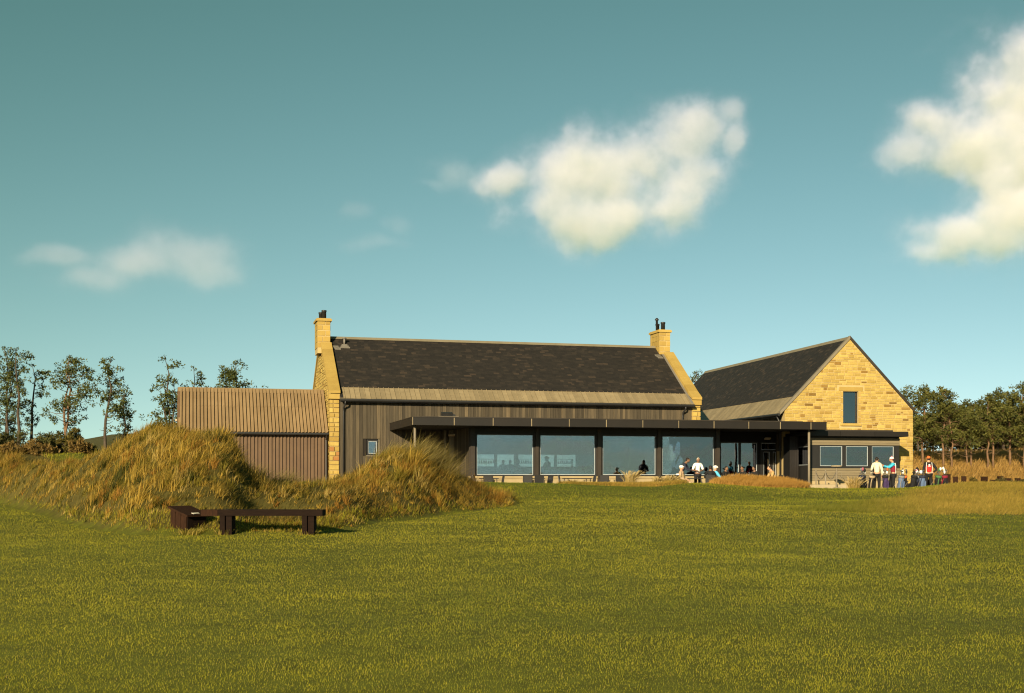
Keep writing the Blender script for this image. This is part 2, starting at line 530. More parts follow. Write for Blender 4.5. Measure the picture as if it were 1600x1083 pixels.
def blades(name, x, y, h, w, lx, ly, bend, col, label, cat, seg=1, zoff=-0.01, mat_=None):
    """one mesh of grass blades rooted on the land; lx, ly is the way each blade bows"""
    n = len(x)
    z = height(x, y) + zoff
    th = rng.uniform(0, math.pi, n)
    ax, ay = np.cos(th) * w * 0.5, np.sin(th) * w * 0.5
    rows = []
    for k in range(seg + 1):
        t = k / seg
        px_ = x + lx * h * bend * t ** 1.6
        py_ = y + ly * h * bend * t ** 1.6
        pz_ = z + h * np.sqrt(np.maximum(0.05, 1 - 0.75 * bend ** 2)) * t * (1 - 0.25 * bend * t * t)
        s = 1 - t ** 1.5
        if k < seg:
            rows.append(np.stack([px_ - ax * s, py_ - ay * s, pz_], -1))
            rows.append(np.stack([px_ + ax * s, py_ + ay * s, pz_], -1))
        else:
            rows.append(np.stack([px_, py_, pz_], -1))
    V = np.stack(rows, 1)
    m = V.shape[1]
    base = (np.arange(n) * m)[:, None]
    F = []
    for k in range(seg - 1):
        a = 2 * k
        F += [base + np.array([a, a + 1, a + 3]), base + np.array([a, a + 3, a + 2])]
    a = 2 * (seg - 1)
    F.append(base + np.array([a, a + 1, a + 2]))
    F = np.concatenate(F)
    C = np.repeat(col, m, 0)
    o = npmesh(name, V.reshape(-1, 3), F, mat_ or M['grass'], C, kind='stuff')
    return tag(o, label, cat)


def mixcol(a, b, t):
    t = np.clip(t, 0, 1)[:, None]
    return np.array(a) * (1 - t) + np.array(b) * t


# mown lawn
n = 900000
yy = np.exp(rng.uniform(math.log(7.0), math.log(57.2), n))
xx = rng.uniform(-1, 1, n) * (0.5 * yy + 2.6)
_, _, _, _, lw = zone(xx, yy)
xx, yy = xx[lw], yy[lw]
n = len(xx)
f1, f2 = fbm(xx, yy, 0.22, 61), fbm(xx, yy, 1.3, 62)
f0 = fbm(xx, yy, 0.055, 63, 3)
hh = (0.019 + 0.00075 * yy) * rng.uniform(0.6, 1.4, n) * (1 + 0.35 * f2) * (1 + 3.2 * np.clip(dune(xx, yy)[0] / 0.17, 0, 1))
ang = rng.uniform(0, 2 * math.pi, n)
cl = mixcol((0.100, 0.134, 0.008), (0.345, 0.306, 0.022), 0.55 + 0.95 * f0 + 0.4 * f1 + 0.3 * f2 + rng.normal(0, 0.28, n))
dry = rng.random(n) < 0.06
cl[dry] = (0.34, 0.26, 0.06)
blades('lawn_grass', xx, yy, hh, 0.0034 + 0.00025 * yy, np.cos(ang) + 0.25, np.sin(ang), rng.uniform(0.1, 0.75, n), cl,
       'short mown green grass of the sweeping lawn', 'grass')

# long dune grass, combed by the wind
n = 230000
yy = rng.uniform(24, 62, n)
xx = rng.uniform(-0.52, 0.01, n) * yy
w, _ = dune(xx, yy)
p_ = bearing(xx, yy)
back = np.interp(p_, D_P, D_C)
cn = fbm(xx, yy, 0.9, 71)
keep = zone(xx, yy)[0] & (yy < back + 3.0) & (rng.random(n) < np.clip(np.maximum(0.72 + 1.1 * cn, 0.75 * (w < 0.45)), 0.07, 1))
xx, yy, w, cn = xx[keep], yy[keep], w[keep], cn[keep]
n = len(xx)
print('dune blades', n)
c1, c2 = fbm(xx, yy, 0.35, 72), fbm(xx, yy, 2.2, 73)
hh = (0.16 + 0.20 * np.clip(w * 1.6, 0, 1)) * rng.uniform(0.55, 1.35, n) * (1 + 0.75 * cn)
ang = rng.normal(0.45, 0.85, n) + 0.9 * c1
cl = mixcol((0.055, 0.050, 0.009), (0.38, 0.25, 0.042), 0.42 + 0.55 * c1 + 0.45 * c2 + rng.normal(0, 0.30, n))
p_ = bearing(xx, yy)
rus = (rng.random(n) < np.clip(0.35 * sstep(500, 600, p_), 0, 1) * (w < 0.75))
cl[rus] = cl[rus] * 0.5 + np.array((0.26, 0.13, 0.025)) * 0.5
blades('dune_undergrowth', xx, yy, hh * 0.8, 0.013, np.cos(ang), np.sin(ang), np.clip(rng.normal(0.62, 0.25, n), 0.05, 1.1), cl,
       'short matted undergrowth between the dune tussocks', 'grass', seg=2)

# tussocks: every clump its own tone and size, blades arching outwards and with the wind
nt_ = 16000
ty = rng.uniform(24, 62, nt_); tx = rng.uniform(-0.52, 0.01, nt_) * ty
tw, _ = dune(tx, ty)
tb_ = np.interp(bearing(tx, ty), D_P, D_C)
keep = ((tw > 0.03) & (ty > 15) & (ty < tb_ + 2.0)) & (rng.random(nt_) < np.clip(0.8 + 0.8 * fbm(tx, ty, 0.7, 74), 0.25, 1))
tx, ty, tw = tx[keep], ty[keep], tw[keep]
nt_ = len(tx)
ts = 0.88 * np.exp(rng.normal(0, 0.36, nt_)) * (0.32 + 0.75 * np.clip(tw * 2.2, 0, 1))
ts = ts * np.clip(0.85 + 0.85 * fbm(tx, ty, 0.32, 78), 0.4, 1.6)
pal = np.array([(0.43, 0.285, 0.048), (0.22, 0.175, 0.022), (0.34, 0.175, 0.028), (0.50, 0.36, 0.10), (0.065, 0.066, 0.010)])
pr_ = np.array([.42, .24, .12, .08, .14])
right = bearing(tx, ty) > 480
pi_ = np.where(right, rng.choice(5, nt_, p=[.40, .20, .26, .08, .06]), rng.choice(5, nt_, p=pr_))
cnt = np.maximum(12, (46 * ts)).astype(int)
ii = np.repeat(np.arange(nt_), cnt)
n = len(ii)
print('tussocks', nt_, 'blades', n)
oa, orad = rng.uniform(0, 2 * math.pi, n), np.abs(rng.normal(0, 0.075, n)) * ts[ii]
ox, oy = np.cos(oa) * orad, np.sin(oa) * orad
lx_ = 0.55 * np.cos(oa) + 0.55 + rng.normal(0, .3, n); ly_ = 0.55 * np.sin(oa) + 0.12 + rng.normal(0, .3, n)
hh = 0.27 * ts[ii] * rng.uniform(0.45, 1.25, n)
cl = 0.86 * pal[pi_][ii] * rng.uniform(0.55, 1.4, n)[:, None]
blades('dune_grass', tx[ii] + ox, ty[ii] + oy, hh, 0.014, lx_, ly_, np.clip(rng.normal(0.62, 0.25, n), 0.05, 1.05), cl,
       'long wind-combed golden dune grass in tussocks on the mounds', 'grass', seg=3)

# taller marram on the crests
px_, py_, hs, ls = [], [], [], []
for bc, yc, sp, cnt, ht in [(640, 38, 1.1, 1500, 0.85), (668, 38.6, 0.8, 800, 0.75), (600, 37.8, 0.9, 700, 0.6), (335, 36.6, 0.8, 1100, 0.8),
                            (375, 37.3, 0.6, 700, 0.75), (430, 37.8, 0.8, 800, 0.8), (455, 33, 0.4, 300, 0.6), (300, 36, 0.7, 600, 0.65),
                            (240, 36, 0.8, 500, 0.5), (520, 38, 0.8, 500, 0.5), (560, 37.9, 0.7, 400, 0.5), (205, 36.5, 0.8, 400, 0.45)]:
    k = max(3, cnt // 90)
    cx_, cy_ = (bc - 800) / 1900 * yc + rng.normal(0, sp * 0.6, k), yc + rng.normal(0, 0.5, k)
    i = rng.integers(0, k, cnt)
    px_.append(cx_[i] + rng.normal(0, 0.13, cnt)); py_.append(cy_[i] + rng.normal(0, 0.13, cnt))
    hs.append(ht * rng.uniform(0.5, 1.25, cnt))
px_, py_, hs = map(np.concatenate, (px_, py_, hs))
n = len(px_)
ang = rng.normal(0.1, 0.5, n)
cl = mixcol((0.14, 0.115, 0.028), (0.33, 0.25, 0.085), rng.random(n))
blades('marram_grass', px_, py_, hs, 0.014, np.cos(ang), np.sin(ang), np.clip(rng.normal(0.78, 0.2, n), 0.15, 1.1), cl,
       'tall marram grass arching over the dune crests', 'grass', seg=4)

# yellow rough at the right, dry bank and strip before the terrace
n = 260000
yy = rng.uniform(33, 60, n)
xx = rng.uniform(0.02, 0.56, n) * yy
_, ru, bank, strip, _ = zone(xx, yy)
for nm, mk, h0, ca, cb, lab in [
    ('rough_grass', ru, 0.13, (0.19, 0.15, 0.022), (0.36, 0.25, 0.05), 'yellow uncut rough on the shoulder of the lawn'),
    ('dry_bank_grass', bank, 0.26, (0.33, 0.18, 0.04), (0.52, 0.30, 0.075), 'orange dry grass on the low bank before the terrace'),
    ('dry_strip_grass', strip, 0.17, (0.15, 0.125, 0.02), (0.46, 0.29, 0.06), 'dry golden grass along the lip of the lawn')]:
    x, y = xx[mk], yy[mk]
    if nm != 'rough_grass':
        x = np.concatenate([x + rng.normal(0, 0.05, len(x)) for _ in range(6)]); y = np.tile(y, 6) + rng.normal(0, 0.05, len(x))
    n = len(x)
    f = fbm(x, y, 0.6, 81)
    ang = rng.normal(0.3, 0.9, n)
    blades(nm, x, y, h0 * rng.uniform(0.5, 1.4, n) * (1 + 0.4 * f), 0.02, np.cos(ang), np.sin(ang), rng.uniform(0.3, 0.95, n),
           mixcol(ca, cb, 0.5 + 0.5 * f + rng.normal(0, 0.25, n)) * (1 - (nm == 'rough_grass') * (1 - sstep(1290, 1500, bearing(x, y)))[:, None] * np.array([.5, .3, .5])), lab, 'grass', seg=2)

# grass of the far bank under the pines
n = 60000
yy = rng.uniform(66, 105, n); xx = rng.uniform(0.30, 0.60, n) * yy
f = fbm(xx, yy, 0.3, 83)
k = rng.random(n) < np.clip(0.7 + 0.6 * f, 0, 1)
xx, yy, f = xx[k], yy[k], f[k]; n = len(xx)
ang = rng.normal(0.3, 0.9, n)
blades('bank_grass', xx, yy, 0.4 * rng.uniform(0.5, 1.4, n), 0.05, np.cos(ang), np.sin(ang), rng.uniform(0.3, 0.95, n),
       mixcol((0.26, 0.155, 0.04), (0.44, 0.27, 0.08), 0.5 + 0.5 * f + rng.normal(0, 0.2, n)), 'tawny dry grass on the bank under the pines', 'grass', seg=2)

# ------------------------------------------------------------------ building pieces
def unit_block():
    """rough stone block of unit size: chamfered face towards -Y, back open into the mortar"""
    vs = [(-.5, .5, -.5), (.5, .5, -.5), (.5, .5, .5), (-.5, .5, .5),
          (-.5, -.2, -.5), (.5, -.2, -.5), (.5, -.2, .5), (-.5, -.2, .5),
          (-.44, -.5, -.40), (.44, -.5, -.42), (.45, -.5, .41), (-.43, -.5, .42)]
    fs = [(0, 3, 2, 1)]
    for a in (0, 4):
        fs += [(a, a + 1, a + 5, a + 4), (a + 1, a + 2, a + 6, a + 5), (a + 2, a + 3, a + 7, a + 6), (a + 3, a, a + 4, a + 7)]
    fs.append((8, 9, 10, 11))
    return vs, fs


UB_V, UB_F = unit_block()
def block_mesh(name, m):
    b = MB(); b.add(UB_V, UB_F); return b.mesh(name, m)
ME_STONE = block_mesh('stone', M['stone'])
ME_ASHLAR = block_mesh('ashlar_block', M['ashlar'])
ME_RED = block_mesh('red_stone', M['redstone'])
def cube_mesh(name, m):
    b = MB(); b.box(-.5, .5, -.5, .5, -.5, .5); return b.mesh(name, m)
ME_BOARD = cube_mesh('board', M['board'])
ME_ZINC = cube_mesh('eaves_panel', M['zinc'])
ME_BRONZE = cube_mesh('fascia_panel', M['bronze'])
ME_CEDAR = cube_mesh('pale_board', M['cedar'])
ME_GREYCLAD = cube_mesh('grey_board', M['greyclad'])


def rect_piece(name, me, parent, org, x0, x1, y0, y1, z0, z1, rot=None):
    return put(name, me, parent, (0.5 * (x0 + x1) - org[0], 0.5 * (y0 + y1) - org[1], 0.5 * (z0 + z1) - org[2]),
               (x1 - x0, y1 - y0, z1 - z0), rot)


def rubble(spans, z0, z1, seed, hmin=0.11, hmax=0.24, wmin=0.14, wmax=0.52, gap=0.022):
    """random rubble brought to courses; spans(za, zb) gives the open intervals of a course"""
    r = random.Random(seed)
    out = []
    z = z0
    while z < z1:
        h = r.uniform(hmin, hmax)
        zt = min(z + h, z1)
        for a, b in spans(z, zt):
            x = a
            while x < b - 0.05:
                wd = r.uniform(wmin, wmax) * (0.7 + h / hmax * 0.5)
                if b - x - wd < wmin * 0.8: wd = b - x
                x1 = min(x + wd, b)
                if h > 0.18 and r.random() < 0.35 and wd < 0.45:      # two thin stones in one course
                    zm = z + h * r.uniform(0.4, 0.6)
                    out.append((x + gap / 2, x1 - gap / 2, z + gap / 2, zm - gap / 2))
                    out.append((x + gap / 2, x1 - gap / 2, zm + gap / 2, zt - gap / 2))
                else:
                    j = r.uniform(-.008, .008)
                    out.append((x + gap / 2, x1 - gap / 2, z + gap / 2 + j, zt - gap / 2 + j * 0.5))
                x = x1
        z = zt
    return [o for o in out if o[1] - o[0] > 0.05 and o[3] - o[2] > 0.03]


def joined_blocks(rects, place, seed, org):
    """place(x, d, z) -> local point; d is depth, 0 at the mortar face, 1 proud"""
    r = random.Random(seed)
    b = MB(org)
    for x0, x1, z0, z1 in rects:
        pr = r.uniform(0.55, 1.25)
        j = [r.uniform(-.012, .012) for _ in range(8)]
        vs = []
        for k, (vx, vy, vz) in enumerate(UB_V):
            q = j[k % 8] if k >= 8 else 0
            vs.append(place(x0 + (vx + .5) * (x1 - x0) + q, (0.5 - vy) * pr, z0 + (vz + .5) * (z1 - z0) + q * 0.6))
        b.add(vs, UB_F[1:])
    return b


def slates(name, parent, org, u0, u1, P0, P1, seed, along=(1, 0, 0), expo=0.17, wid=0.34):
    """courses of slates on the plane from the eaves point P0 up to P1, running from u0 to u1 along"""
    r = random.Random(seed)
    P0, P1, al = Vector(P0), Vector(P1), Vector(along)
    up = (P1 - P0); ln = up.length; up.normalize()
    nrm = al.cross(up).normalized()
    if nrm.z < 0: nrm = -nrm
    rows = int(ln / expo)
    ex = ln / rows
    V, F = [], []
    for i in range(rows):
        u = u0 - r.random() * wid
        while u < u1:
            w = wid * r.uniform(0.5, 1.3)
            a, b = max(u, u0), min(u + w - 0.003, u1)
            u += w
            if b - a < 0.03: continue
            t = 0.007
            s0 = i * ex - r.uniform(0, 0.012); s1 = (i + 1) * ex + 0.03
            lift0 = 0.004
            k = len(V)
            for q, n_ in ((s0, lift0), (s1, 0.002)):
                for uu in (a, b):
                    V.append(P0 + al * uu + up * q + nrm * n_)
                    V.append(P0 + al * uu + up * q + nrm * (n_ + t))
            # order: 0 a low bottom,1 a low top,2 b low bottom,3 b low top,4..7 upper
            F += [(k + 1, k + 3, k + 7, k + 5), (k, k + 2, k + 3, k + 1), (k, k + 1, k + 5, k + 4), (k + 2, k + 6, k + 7, k + 3)]
    V = np.array([tuple(p - Vector(org)) for p in V])
    return npmesh(name, V, np.array(F), M['slate'], parent=parent, kind='stuff')


def window_unit(parent, org, axis_, c, lo, hi, z0, z1, frame=0.06, depth=0.09, name='window', inward=1, bead=True, fm=None):
    """framed pane in the plane axis_=c ('v' plane spans u, 'u' plane spans v)"""
    def bx(b, a0, a1, d0, d1, q0, q1):
        if axis_ == 'v': b.box(a0, a1, d0, d1, q0, q1)
        else: b.box(d0, d1, a0, a1, q0, q1)
    b = MB(org)
    d0, d1 = c, c + depth * inward
    if d0 > d1: d0, d1 = d1, d0
    bx(b, lo, hi, d0, d1, z1 - frame, z1); bx(b, lo, hi, d0, d1, z0, z0 + frame)
    bx(b, lo, lo + frame, d0, d1, z0 + frame, z1 - frame); bx(b, hi - frame, hi, d0, d1, z0 + frame, z1 - frame)
    fr = b.build(name, fm or M['frame'], parent)
    b = MB(org); m = 0.5 * (d0 + d1)
    bx(b, lo + frame * .9, hi - frame * .9, m - 0.007, m + 0.007, z0 + frame * .9, z1 - frame * .9)
    b.build('pane', M['glass'], fr)
    if bead:
        e = 0.022
        b = MB(org)
        g0, g1 = (m - 0.03 * inward, m - 0.01 * inward)
        g0, g1 = min(g0, g1), max(g0, g1)
        A, B, Z0, Z1 = lo + frame, hi - frame, z0 + frame, z1 - frame
        bx(b, A, B, g0, g1, Z1 - e, Z1); bx(b, A, B, g0, g1, Z0, Z0 + e)
        bx(b, A, A + e, g0, g1, Z0 + e, Z1 - e); bx(b, B - e, B, g0, g1, Z0 + e, Z1 - e)
        b.build('glazing_bead', M['pane_edge'], fr)
    return fr


AM, AW = R(14.7), R(12.0)
OM = Vector((-9.61, 64.0, 0)); OW = Vector((15.02, 67.0, 0))
def locM(u, v, z=0):
    return Vector((OM.x + u * math.cos(AM) - v * math.sin(AM), OM.y + u * math.sin(AM) + v * math.cos(AM), z))
def locW(u, v, z=0):
    return Vector((OW.x + u * math.cos(AW) - v * math.sin(AW), OW.y + u * math.sin(AW) + v * math.cos(AW), z))


# ------------------------------------------------------------------ clubhouse: long slate-roofed range with two stone gables
L, W, TE = 21.05, 9.8, 0.52
VR = W / 2
Z0 = 0.6
SLP = 0.715
def zr(v): return 6.15 + SLP * (v if v <= VR else W - v)      # roof surface
O0 = (0, 0, FLOOR)
club = thing('clubhouse', 'long timber-clad clubhouse with slate roof between two stone gables with chimneys', 'building', locM(0, 0, FLOOR), AM)

for gi, (ua, ub) in enumerate(((0.0, TE), (L - TE, L))):
    b = MB(O0)
    b.prism([(ua + .03, .03, Z0), (ua + .03, W - .03, Z0), (ua + .03, W - .03, 6.05), (ua + .03, VR, 6.05 + SLP * VR), (ua + .03, .03, 6.05)], (TE - .06, 0, 0))
    gw = b.build('gable_wall', M['mortar'], club)
    # rubble on the outer face
    def sp(za, zb):
        zz = max(za, zb)
        if zz <= 6.05: a, c = 0.32, W - 0.32
        else:
            a = (zz - 6.05) / SLP + 0.12; c = W - a
        return [(a, c)] if c - a > 0.2 else []
    face = ua + .03 if gi == 0 else ub - .03
    sg = -1 if gi == 0 else 1
    rects = rubble(sp, 1.0, 9.35, 30 + gi)
    if gi == 0:
        jb = joined_blocks(rects, lambda x, d, z: (face + sg * 0.036 * (d - 0.2), x, z), 5, O0)
    else:
        jb = joined_blocks(rects, lambda x, d, z: (face + sg * 0.03 * d, x, z), 5, O0)
    o = jb.build('rubble_facing', M['stones'], gw); o['kind'] = 'stuff'
    # quoins and face stones of the wall end, one by one
    r = random.Random(60 + gi)
    z, k = 1.0, 0
    while z < 5.80:
        h = r.uniform(0.20, 0.30)
        zt = min(z + h, 5.83)
        if 5.83 - zt < 0.1: zt = 5.83
        cut = ua + r.choice((0.19, 0.33, 0.26))
        segs = [(ua, cut), (cut, ub)] if r.random() < 0.8 else [(ua, ub)]
        for a, c in segs:
            red = gi == 0 and ((3.05 < z < 3.3 and a == ua) or (2.85 < z < 3.05 and a > ua) or (2.5 < z < 2.7 and a > ua))
            rect_piece('stone', ME_RED if red else (ME_STONE if r.random() < 0.5 else ME_ASHLAR), gw, O0, a + .006, c - .006, -0.025 - r.uniform(0, .02), 0.28, z + .006, zt - .006)
        z = zt
    # kneeler and coping up both slopes
    rect_piece('kneeler', ME_ASHLAR, gw, O0, ua - .05, ub + .05, -0.12, 0.42, 5.84, 6.16)
    rect_piece('kneeler', ME_ASHLAR, gw, O0, ua - .05, ub + .05, W - 0.42, W + 0.12, 5.84, 6.16)
    nb = 7
    sl = Vector((0, 1, SLP)).normalized()
    for s_ in (0, 1):
        for i in range(nb):
            v0 = -0.14 + (VR - 0.62) * i / nb; v1 = -0.14 + (VR - 0.62) * (i + 1) / nb - 0.012
            b = MB(O0)
            q = [(v0, 6.17 + SLP * v0), (v1, 6.17 + SLP * v1), (v1, 6.36 + SLP * v1), (v0, 6.36 + SLP * v0)]
            if i == 0: q[0] = (v0, 6.17 + SLP * 0); q[3] = (v0, 6.30)
            if s_: q = [(W - a, c) for a, c in q]
            b.prism([(ua - .04, a, c) for a, c in q], (TE + .08, 0, 0))
            b.build('coping_stone', M['ashlar'], gw)
    # chimney of squared blocks
    ca, cb = (-0.22, 0.52) if gi == 0 else (20.20, 20.92)
    va, vb = 4.2, 5.7
    b = MB(O0); b.box(ca + .02, cb - .02, va + .02, vb - .02, 8.7, 10.50)
    ch = b.build('chimney', M['mortar'], club)
    zc = [9.0, 9.32, 9.66, 9.98, 10.28, 10.50]
    for i in range(5):
        us = [ca, ca + (0.30 if i % 2 else 0.46), cb]
        for j in range(2):
            rect_piece('stone', ME_ASHLAR, ch, O0, us[j] + .005, us[j + 1] - .005, va - .004, va + .25, zc[i] + .005, zc[i + 1] - .005)
            rect_piece('stone', ME_ASHLAR, ch, O0, us[j] + .005, us[j + 1] - .005, vb - .25, vb + .004, zc[i] + .005, zc[i + 1] - .005)
        vs_ = [va + .26, va + (0.62 if i % 2 else 0.88), vb - .26]
        for j in range(2):
            for (pa, pb) in ((ca - .004, ca + .1), (cb - .1, cb + .004)):
                rect_piece('stone', ME_ASHLAR, ch, O0, pa, pb, vs_[j] + .005, vs_[j + 1] - .005, zc[i] + .005, zc[i + 1] - .005)
    b = MB(O0); b.box(ca - .07, cb + .07, va - .07, vb + .07, 10.50, 10.62)
    b.box(ca - .02, cb + .02, va - .02, vb + .02, 10.62, 10.66)
    b.build('cap_stone', M['ashlar'], ch)
    for (fu, fv, fr, ft) in ((0.42, 0.45, 0.125, 11.16), (0.30, 1.05, 0.11, 11.12)):
        b = MB(O0)
        b.lathe((ca + fu, va + fv, 10.64), [(fr, 0), (fr, ft - 10.74), (fr + .02, ft - 10.73), (fr + .02, ft - 10.64), (fr - .03, ft - 10.63)], 14)
        if gi and fv > 1: b.lathe((ca + fu - .12, va + fv - .2, 10.64), [(.07, 0), (.07, .66), (.14, .70), (.05, .82)], 10)
        b.build('flue', M['black'], ch, True)

# roof: deck, slates, pale eaves band, ridge
b = MB(O0)
b.prism([(TE, -.33, zr(-.33) - .10), (TE, VR, zr(VR) - .06), (TE, W + .33, zr(-.33) - .10), (TE, W + .33, zr(-.33) - .2), (TE, VR, zr(VR) - .3), (TE, -.33, zr(-.33) - .2)], (L - 2 * TE, 0, 0))
deck = b.build('roof', M['under'], club)
slates('slate_courses', deck, O0, TE + .12, L - TE - .10, (0, .55, zr(.55)), (0, VR - .04, zr(VR - .04)), 3)
slates('slate_courses', deck, O0, TE + .12, L - TE - .10, (0, W - .0, zr(W)), (0, VR + .04, zr(VR - .04)), 4)
n = 74
pw = (L - 2 * TE) / n
up = Vector((0, 1, SLP)).normalized()
ang = math.atan(SLP)
r = random.Random(9)
for i in range(n):
    u0 = TE + i * pw
    cv = 0.115
    o = put('eaves_panel', ME_ZINC, deck, (u0 + pw / 2 - O0[0], cv, zr(cv) - .035 - O0[2]), (pw - .012, 1.18, .03 + r.uniform(0, .012)), (ang, 0, 0))
    if i % 1 == 0:
        o = put('standing_seam', ME_ZINC, deck, (u0 - O0[0], cv, zr(cv) - .012 - O0[2]), (.022, 1.17, .05), (ang, 0, 0))
b = MB(O0)
b.prism([(TE, VR - .17, zr(VR) - .07), (TE, VR, zr(VR) + .085), (TE, VR + .17, zr(VR) - .07)], (L - 2 * TE, 0, 0))
b.build('ridge_cap', M['ridge'], deck)
for ua in (TE + .02, L - TE - .17):                  # dark valley beside the skews
    b = MB(O0)
    b.prism([(ua, -.3, zr(-.3) + .01), (ua, VR - .6, zr(VR - .6) + .03), (ua, VR - .6, zr(VR - .6) - .05), (ua, -.3, zr(-.3) - .05)], (.15, 0, 0))
    b.build('lead_valley', M['lead'] if ua > 5 else M['under'], deck)
for (fu, fw) in ((0.68, .32), (19.93, .34)):         # lead aprons at the chimneys
    b = MB(O0)
    for j in range(3):
        v = 4.02 - j * .1
        b.obox((fu + .1 + j * .05, v, zr(v) + .045), (fw * .5, 0, 0), up * .09, Vector((0, -SLP, 1)).normalized() * .012)
    b.build('lead_apron', M['lead'], deck)
vt = thing('roof_vent', 'small pale vent pipe with lead flashing on the slate roof', 'vent', locM(1.30, 4.3, zr(4.3) + .02), AM)
b = MB()
b.path([(0, 0, -.02), (0, 0, .34)], .055, 10); b.lathe((0, 0, .30), [(.12, 0), (.13, .05), (.05, .09)], 10)
b.build('pipe', M['lead'], vt, True)
b = MB()
for j in range(3): b.obox((0, -.12 - .11 * j, (-.12 - .11 * j) * SLP + .03 - .004 * j), ((.16 + .06 * j), 0, 0), up * .07, Vector((0, -SLP, 1)).normalized() * .012)
b.build('flashing', M['lead'], vt)

# gutter, downpipes
b = MB(O0)
b.path([(TE, -.40, 5.80), (L - TE, -.40, 5.80)], .075, 8)
b.box(TE, L - TE, -.34, -.31, 5.70, 5.90)
gt = b.build('gutter', M['black'], club)
for du in (0.80, 20.0):
    b = MB(O0)
    b.path([(du, -.38, 5.76), (du, -.36, 5.62), (du - .06, -.10, 5.40), (du - .06, -.06, 5.2), (du - .06, -.06, 0.9)], .05, 8)
    b.build('downpipe', M['black'], club, True)

# front wall with a wide opening into the glazed room, a small window
b = MB(O0)
WU0, WU1, WZ0, WZ1 = 1.95, 2.60, 2.90, 3.76
PU0, PU1, PZ = 7.0, 20.0, 4.1
for (a, c, q, t) in ((TE, WU0, Z0, 5.85), (WU0, WU1, Z0, WZ0), (WU0, WU1, WZ1, 5.85), (WU1, PU0, Z0, 5.85), (PU0, PU1, PZ, 5.85), (PU1, L - TE, Z0, 5.85)):
    b.box(a, c, .09, .30, q, t)
b.box(TE, L - TE, -.31, .09, 5.80, 5.85)
fw = b.build('front_wall', M['boards_back'], club)
r = random.Random(2)
u = TE + .02
while u < L - TE - .05:
    w_ = r.choice((.06, .13, .16, .16, .19))
    a, c = u, min(u + w_ - .012, L - TE)
    u += w_
    d = .035 + r.uniform(-.012, .012)
    zz = [(Z0 + .3, 5.79)]
    if c > PU0 and a < PU1: zz = [(PZ + .05, 5.79)]
    elif c > WU0 - .02 and a < WU1 + .02: zz = [(Z0 + .3, WZ0 - .03), (WZ1 + .03, 5.79)]
    for q, t in zz:
        rect_piece('board', ME_BOARD, fw, O0, a, c, d, .09, q, t)
window_unit(club, O0, 'v', 0.0, WU0 + .02, WU1 - .02, WZ0 + .02, WZ1 - .02, .085, .1)
b = MB(O0); b.box(WU1 - .005, WU1 + .05, -.01, .09, WZ0, WZ1); b.box(WU0 - .02, WU1 + .05, -.015, .09, WZ0 - .045, WZ0); b.build('window_trim', M['trim'], club)

# rear wall with the windows behind the bar, floor, inner walls
b = MB(O0)
RW = [(9.9, 16.7)]
b.box(TE, 9.9, W - .3, W, Z0, 6.0); b.box(16.7, L - TE, W - .3, W, Z0, 6.0)
b.box(9.9, 16.7, W - .3, W, Z0, 2.15); b.box(9.9, 16.7, W - .3, W, 3.2, 6.0)
for a, c in ((11.34, 11.47), (12.63, 12.84), (14.10, 14.27), (15.28, 15.37)): b.box(a, c, W - .3, W, 2.15, 3.2)
b.build('rear_wall', M['interior'], club)
for a, c in ((9.9, 11.34), (11.47, 12.63), (12.84, 14.10), (14.27, 15.28), (15.37, 16.7)):
    b = MB(O0); b.box(a, c, W - .16, W - .15, 2.15, 3.2); b.build('rear_pane', M['glass'], club)
b = MB(O0); b.box(TE, L - TE, .3, W - .3, 4.1, 4.2); b.box(TE, L - TE, .09, W - .3, 1.28, 1.38); b.build('inner_floor', M['interior'], club)
b = MB(O0); b.box(6.8, 6.95, .3, W - .3, 1.38, 4.1); b.box(20.2, 20.3, .3, W - .3, 1.38, 4.1); b.build('inner_wall', M['interior'], club)

# ------------------------------------------------------------------ glazed pavilion with the wide flat canopy
O1 = (3.2, -7.0, FLOOR)
pav = thing('glazed_pavilion', 'glass-fronted flat-roofed extension under a wide dark canopy before the clubhouse', 'building', locM(*O1), AM)
CU0, CU1, CV = 3.2, 25.12, -7.0
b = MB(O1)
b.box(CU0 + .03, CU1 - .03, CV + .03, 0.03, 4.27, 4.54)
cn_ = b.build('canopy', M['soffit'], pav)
# fascia panels along the front, the left end and the right end
js = [3.2, 5.22, 7.15, 9.09, 11.02, 12.95, 14.88, 16.81, 18.74, 20.67, 22.45, 24.2, 25.12]
for a, c in zip(js[:-1], js[1:]):
    rect_piece('fascia_panel', ME_BRONZE, cn_, O1, a + .012, c - .012, CV - .01, CV + .03, 4.23, 4.60)
    if c < 25: rect_piece('joint_strip', ME_ZINC, cn_, O1, c - .018, c + .018, CV - .018, CV + .02, 4.235, 4.595)
for a, c in ((-7.0, -3.5), (-3.5, 0.0)):
    for uu in ((CU0 - .01, CU0 + .03), (CU1 - .03, CU1 + .01)):
        rect_piece('fascia_panel', ME_BRONZE, cn_, O1, uu[0], uu[1], a + .035, c - .006, 4.23, 4.60)
rect_piece('corner_strip', ME_ZINC, cn_, O1, CU0 - .018, CU0 + .01, CV - .018, CV + .02, 4.235, 4.60)
b = MB(O1)
b.box(CU0 - .02, CU1 + .02, CV - .03, CV + .05, 4.603, 4.63); b.box(CU0 - .02, CU0 + .05, CV + .052, 0.03, 4.603, 4.63); b.box(CU1 - .05, CU1 + .02, CV + .052, -.3, 4.603, 4.63)
b.build('canopy_edge', M['bronze1'], cn_)
b = MB(O1); b.box(CU0 + .6, CU1 - .9, CV + .9, -.05, 4.54, 4.70); b.build('roof_upstand', M['bronze1'], cn_)
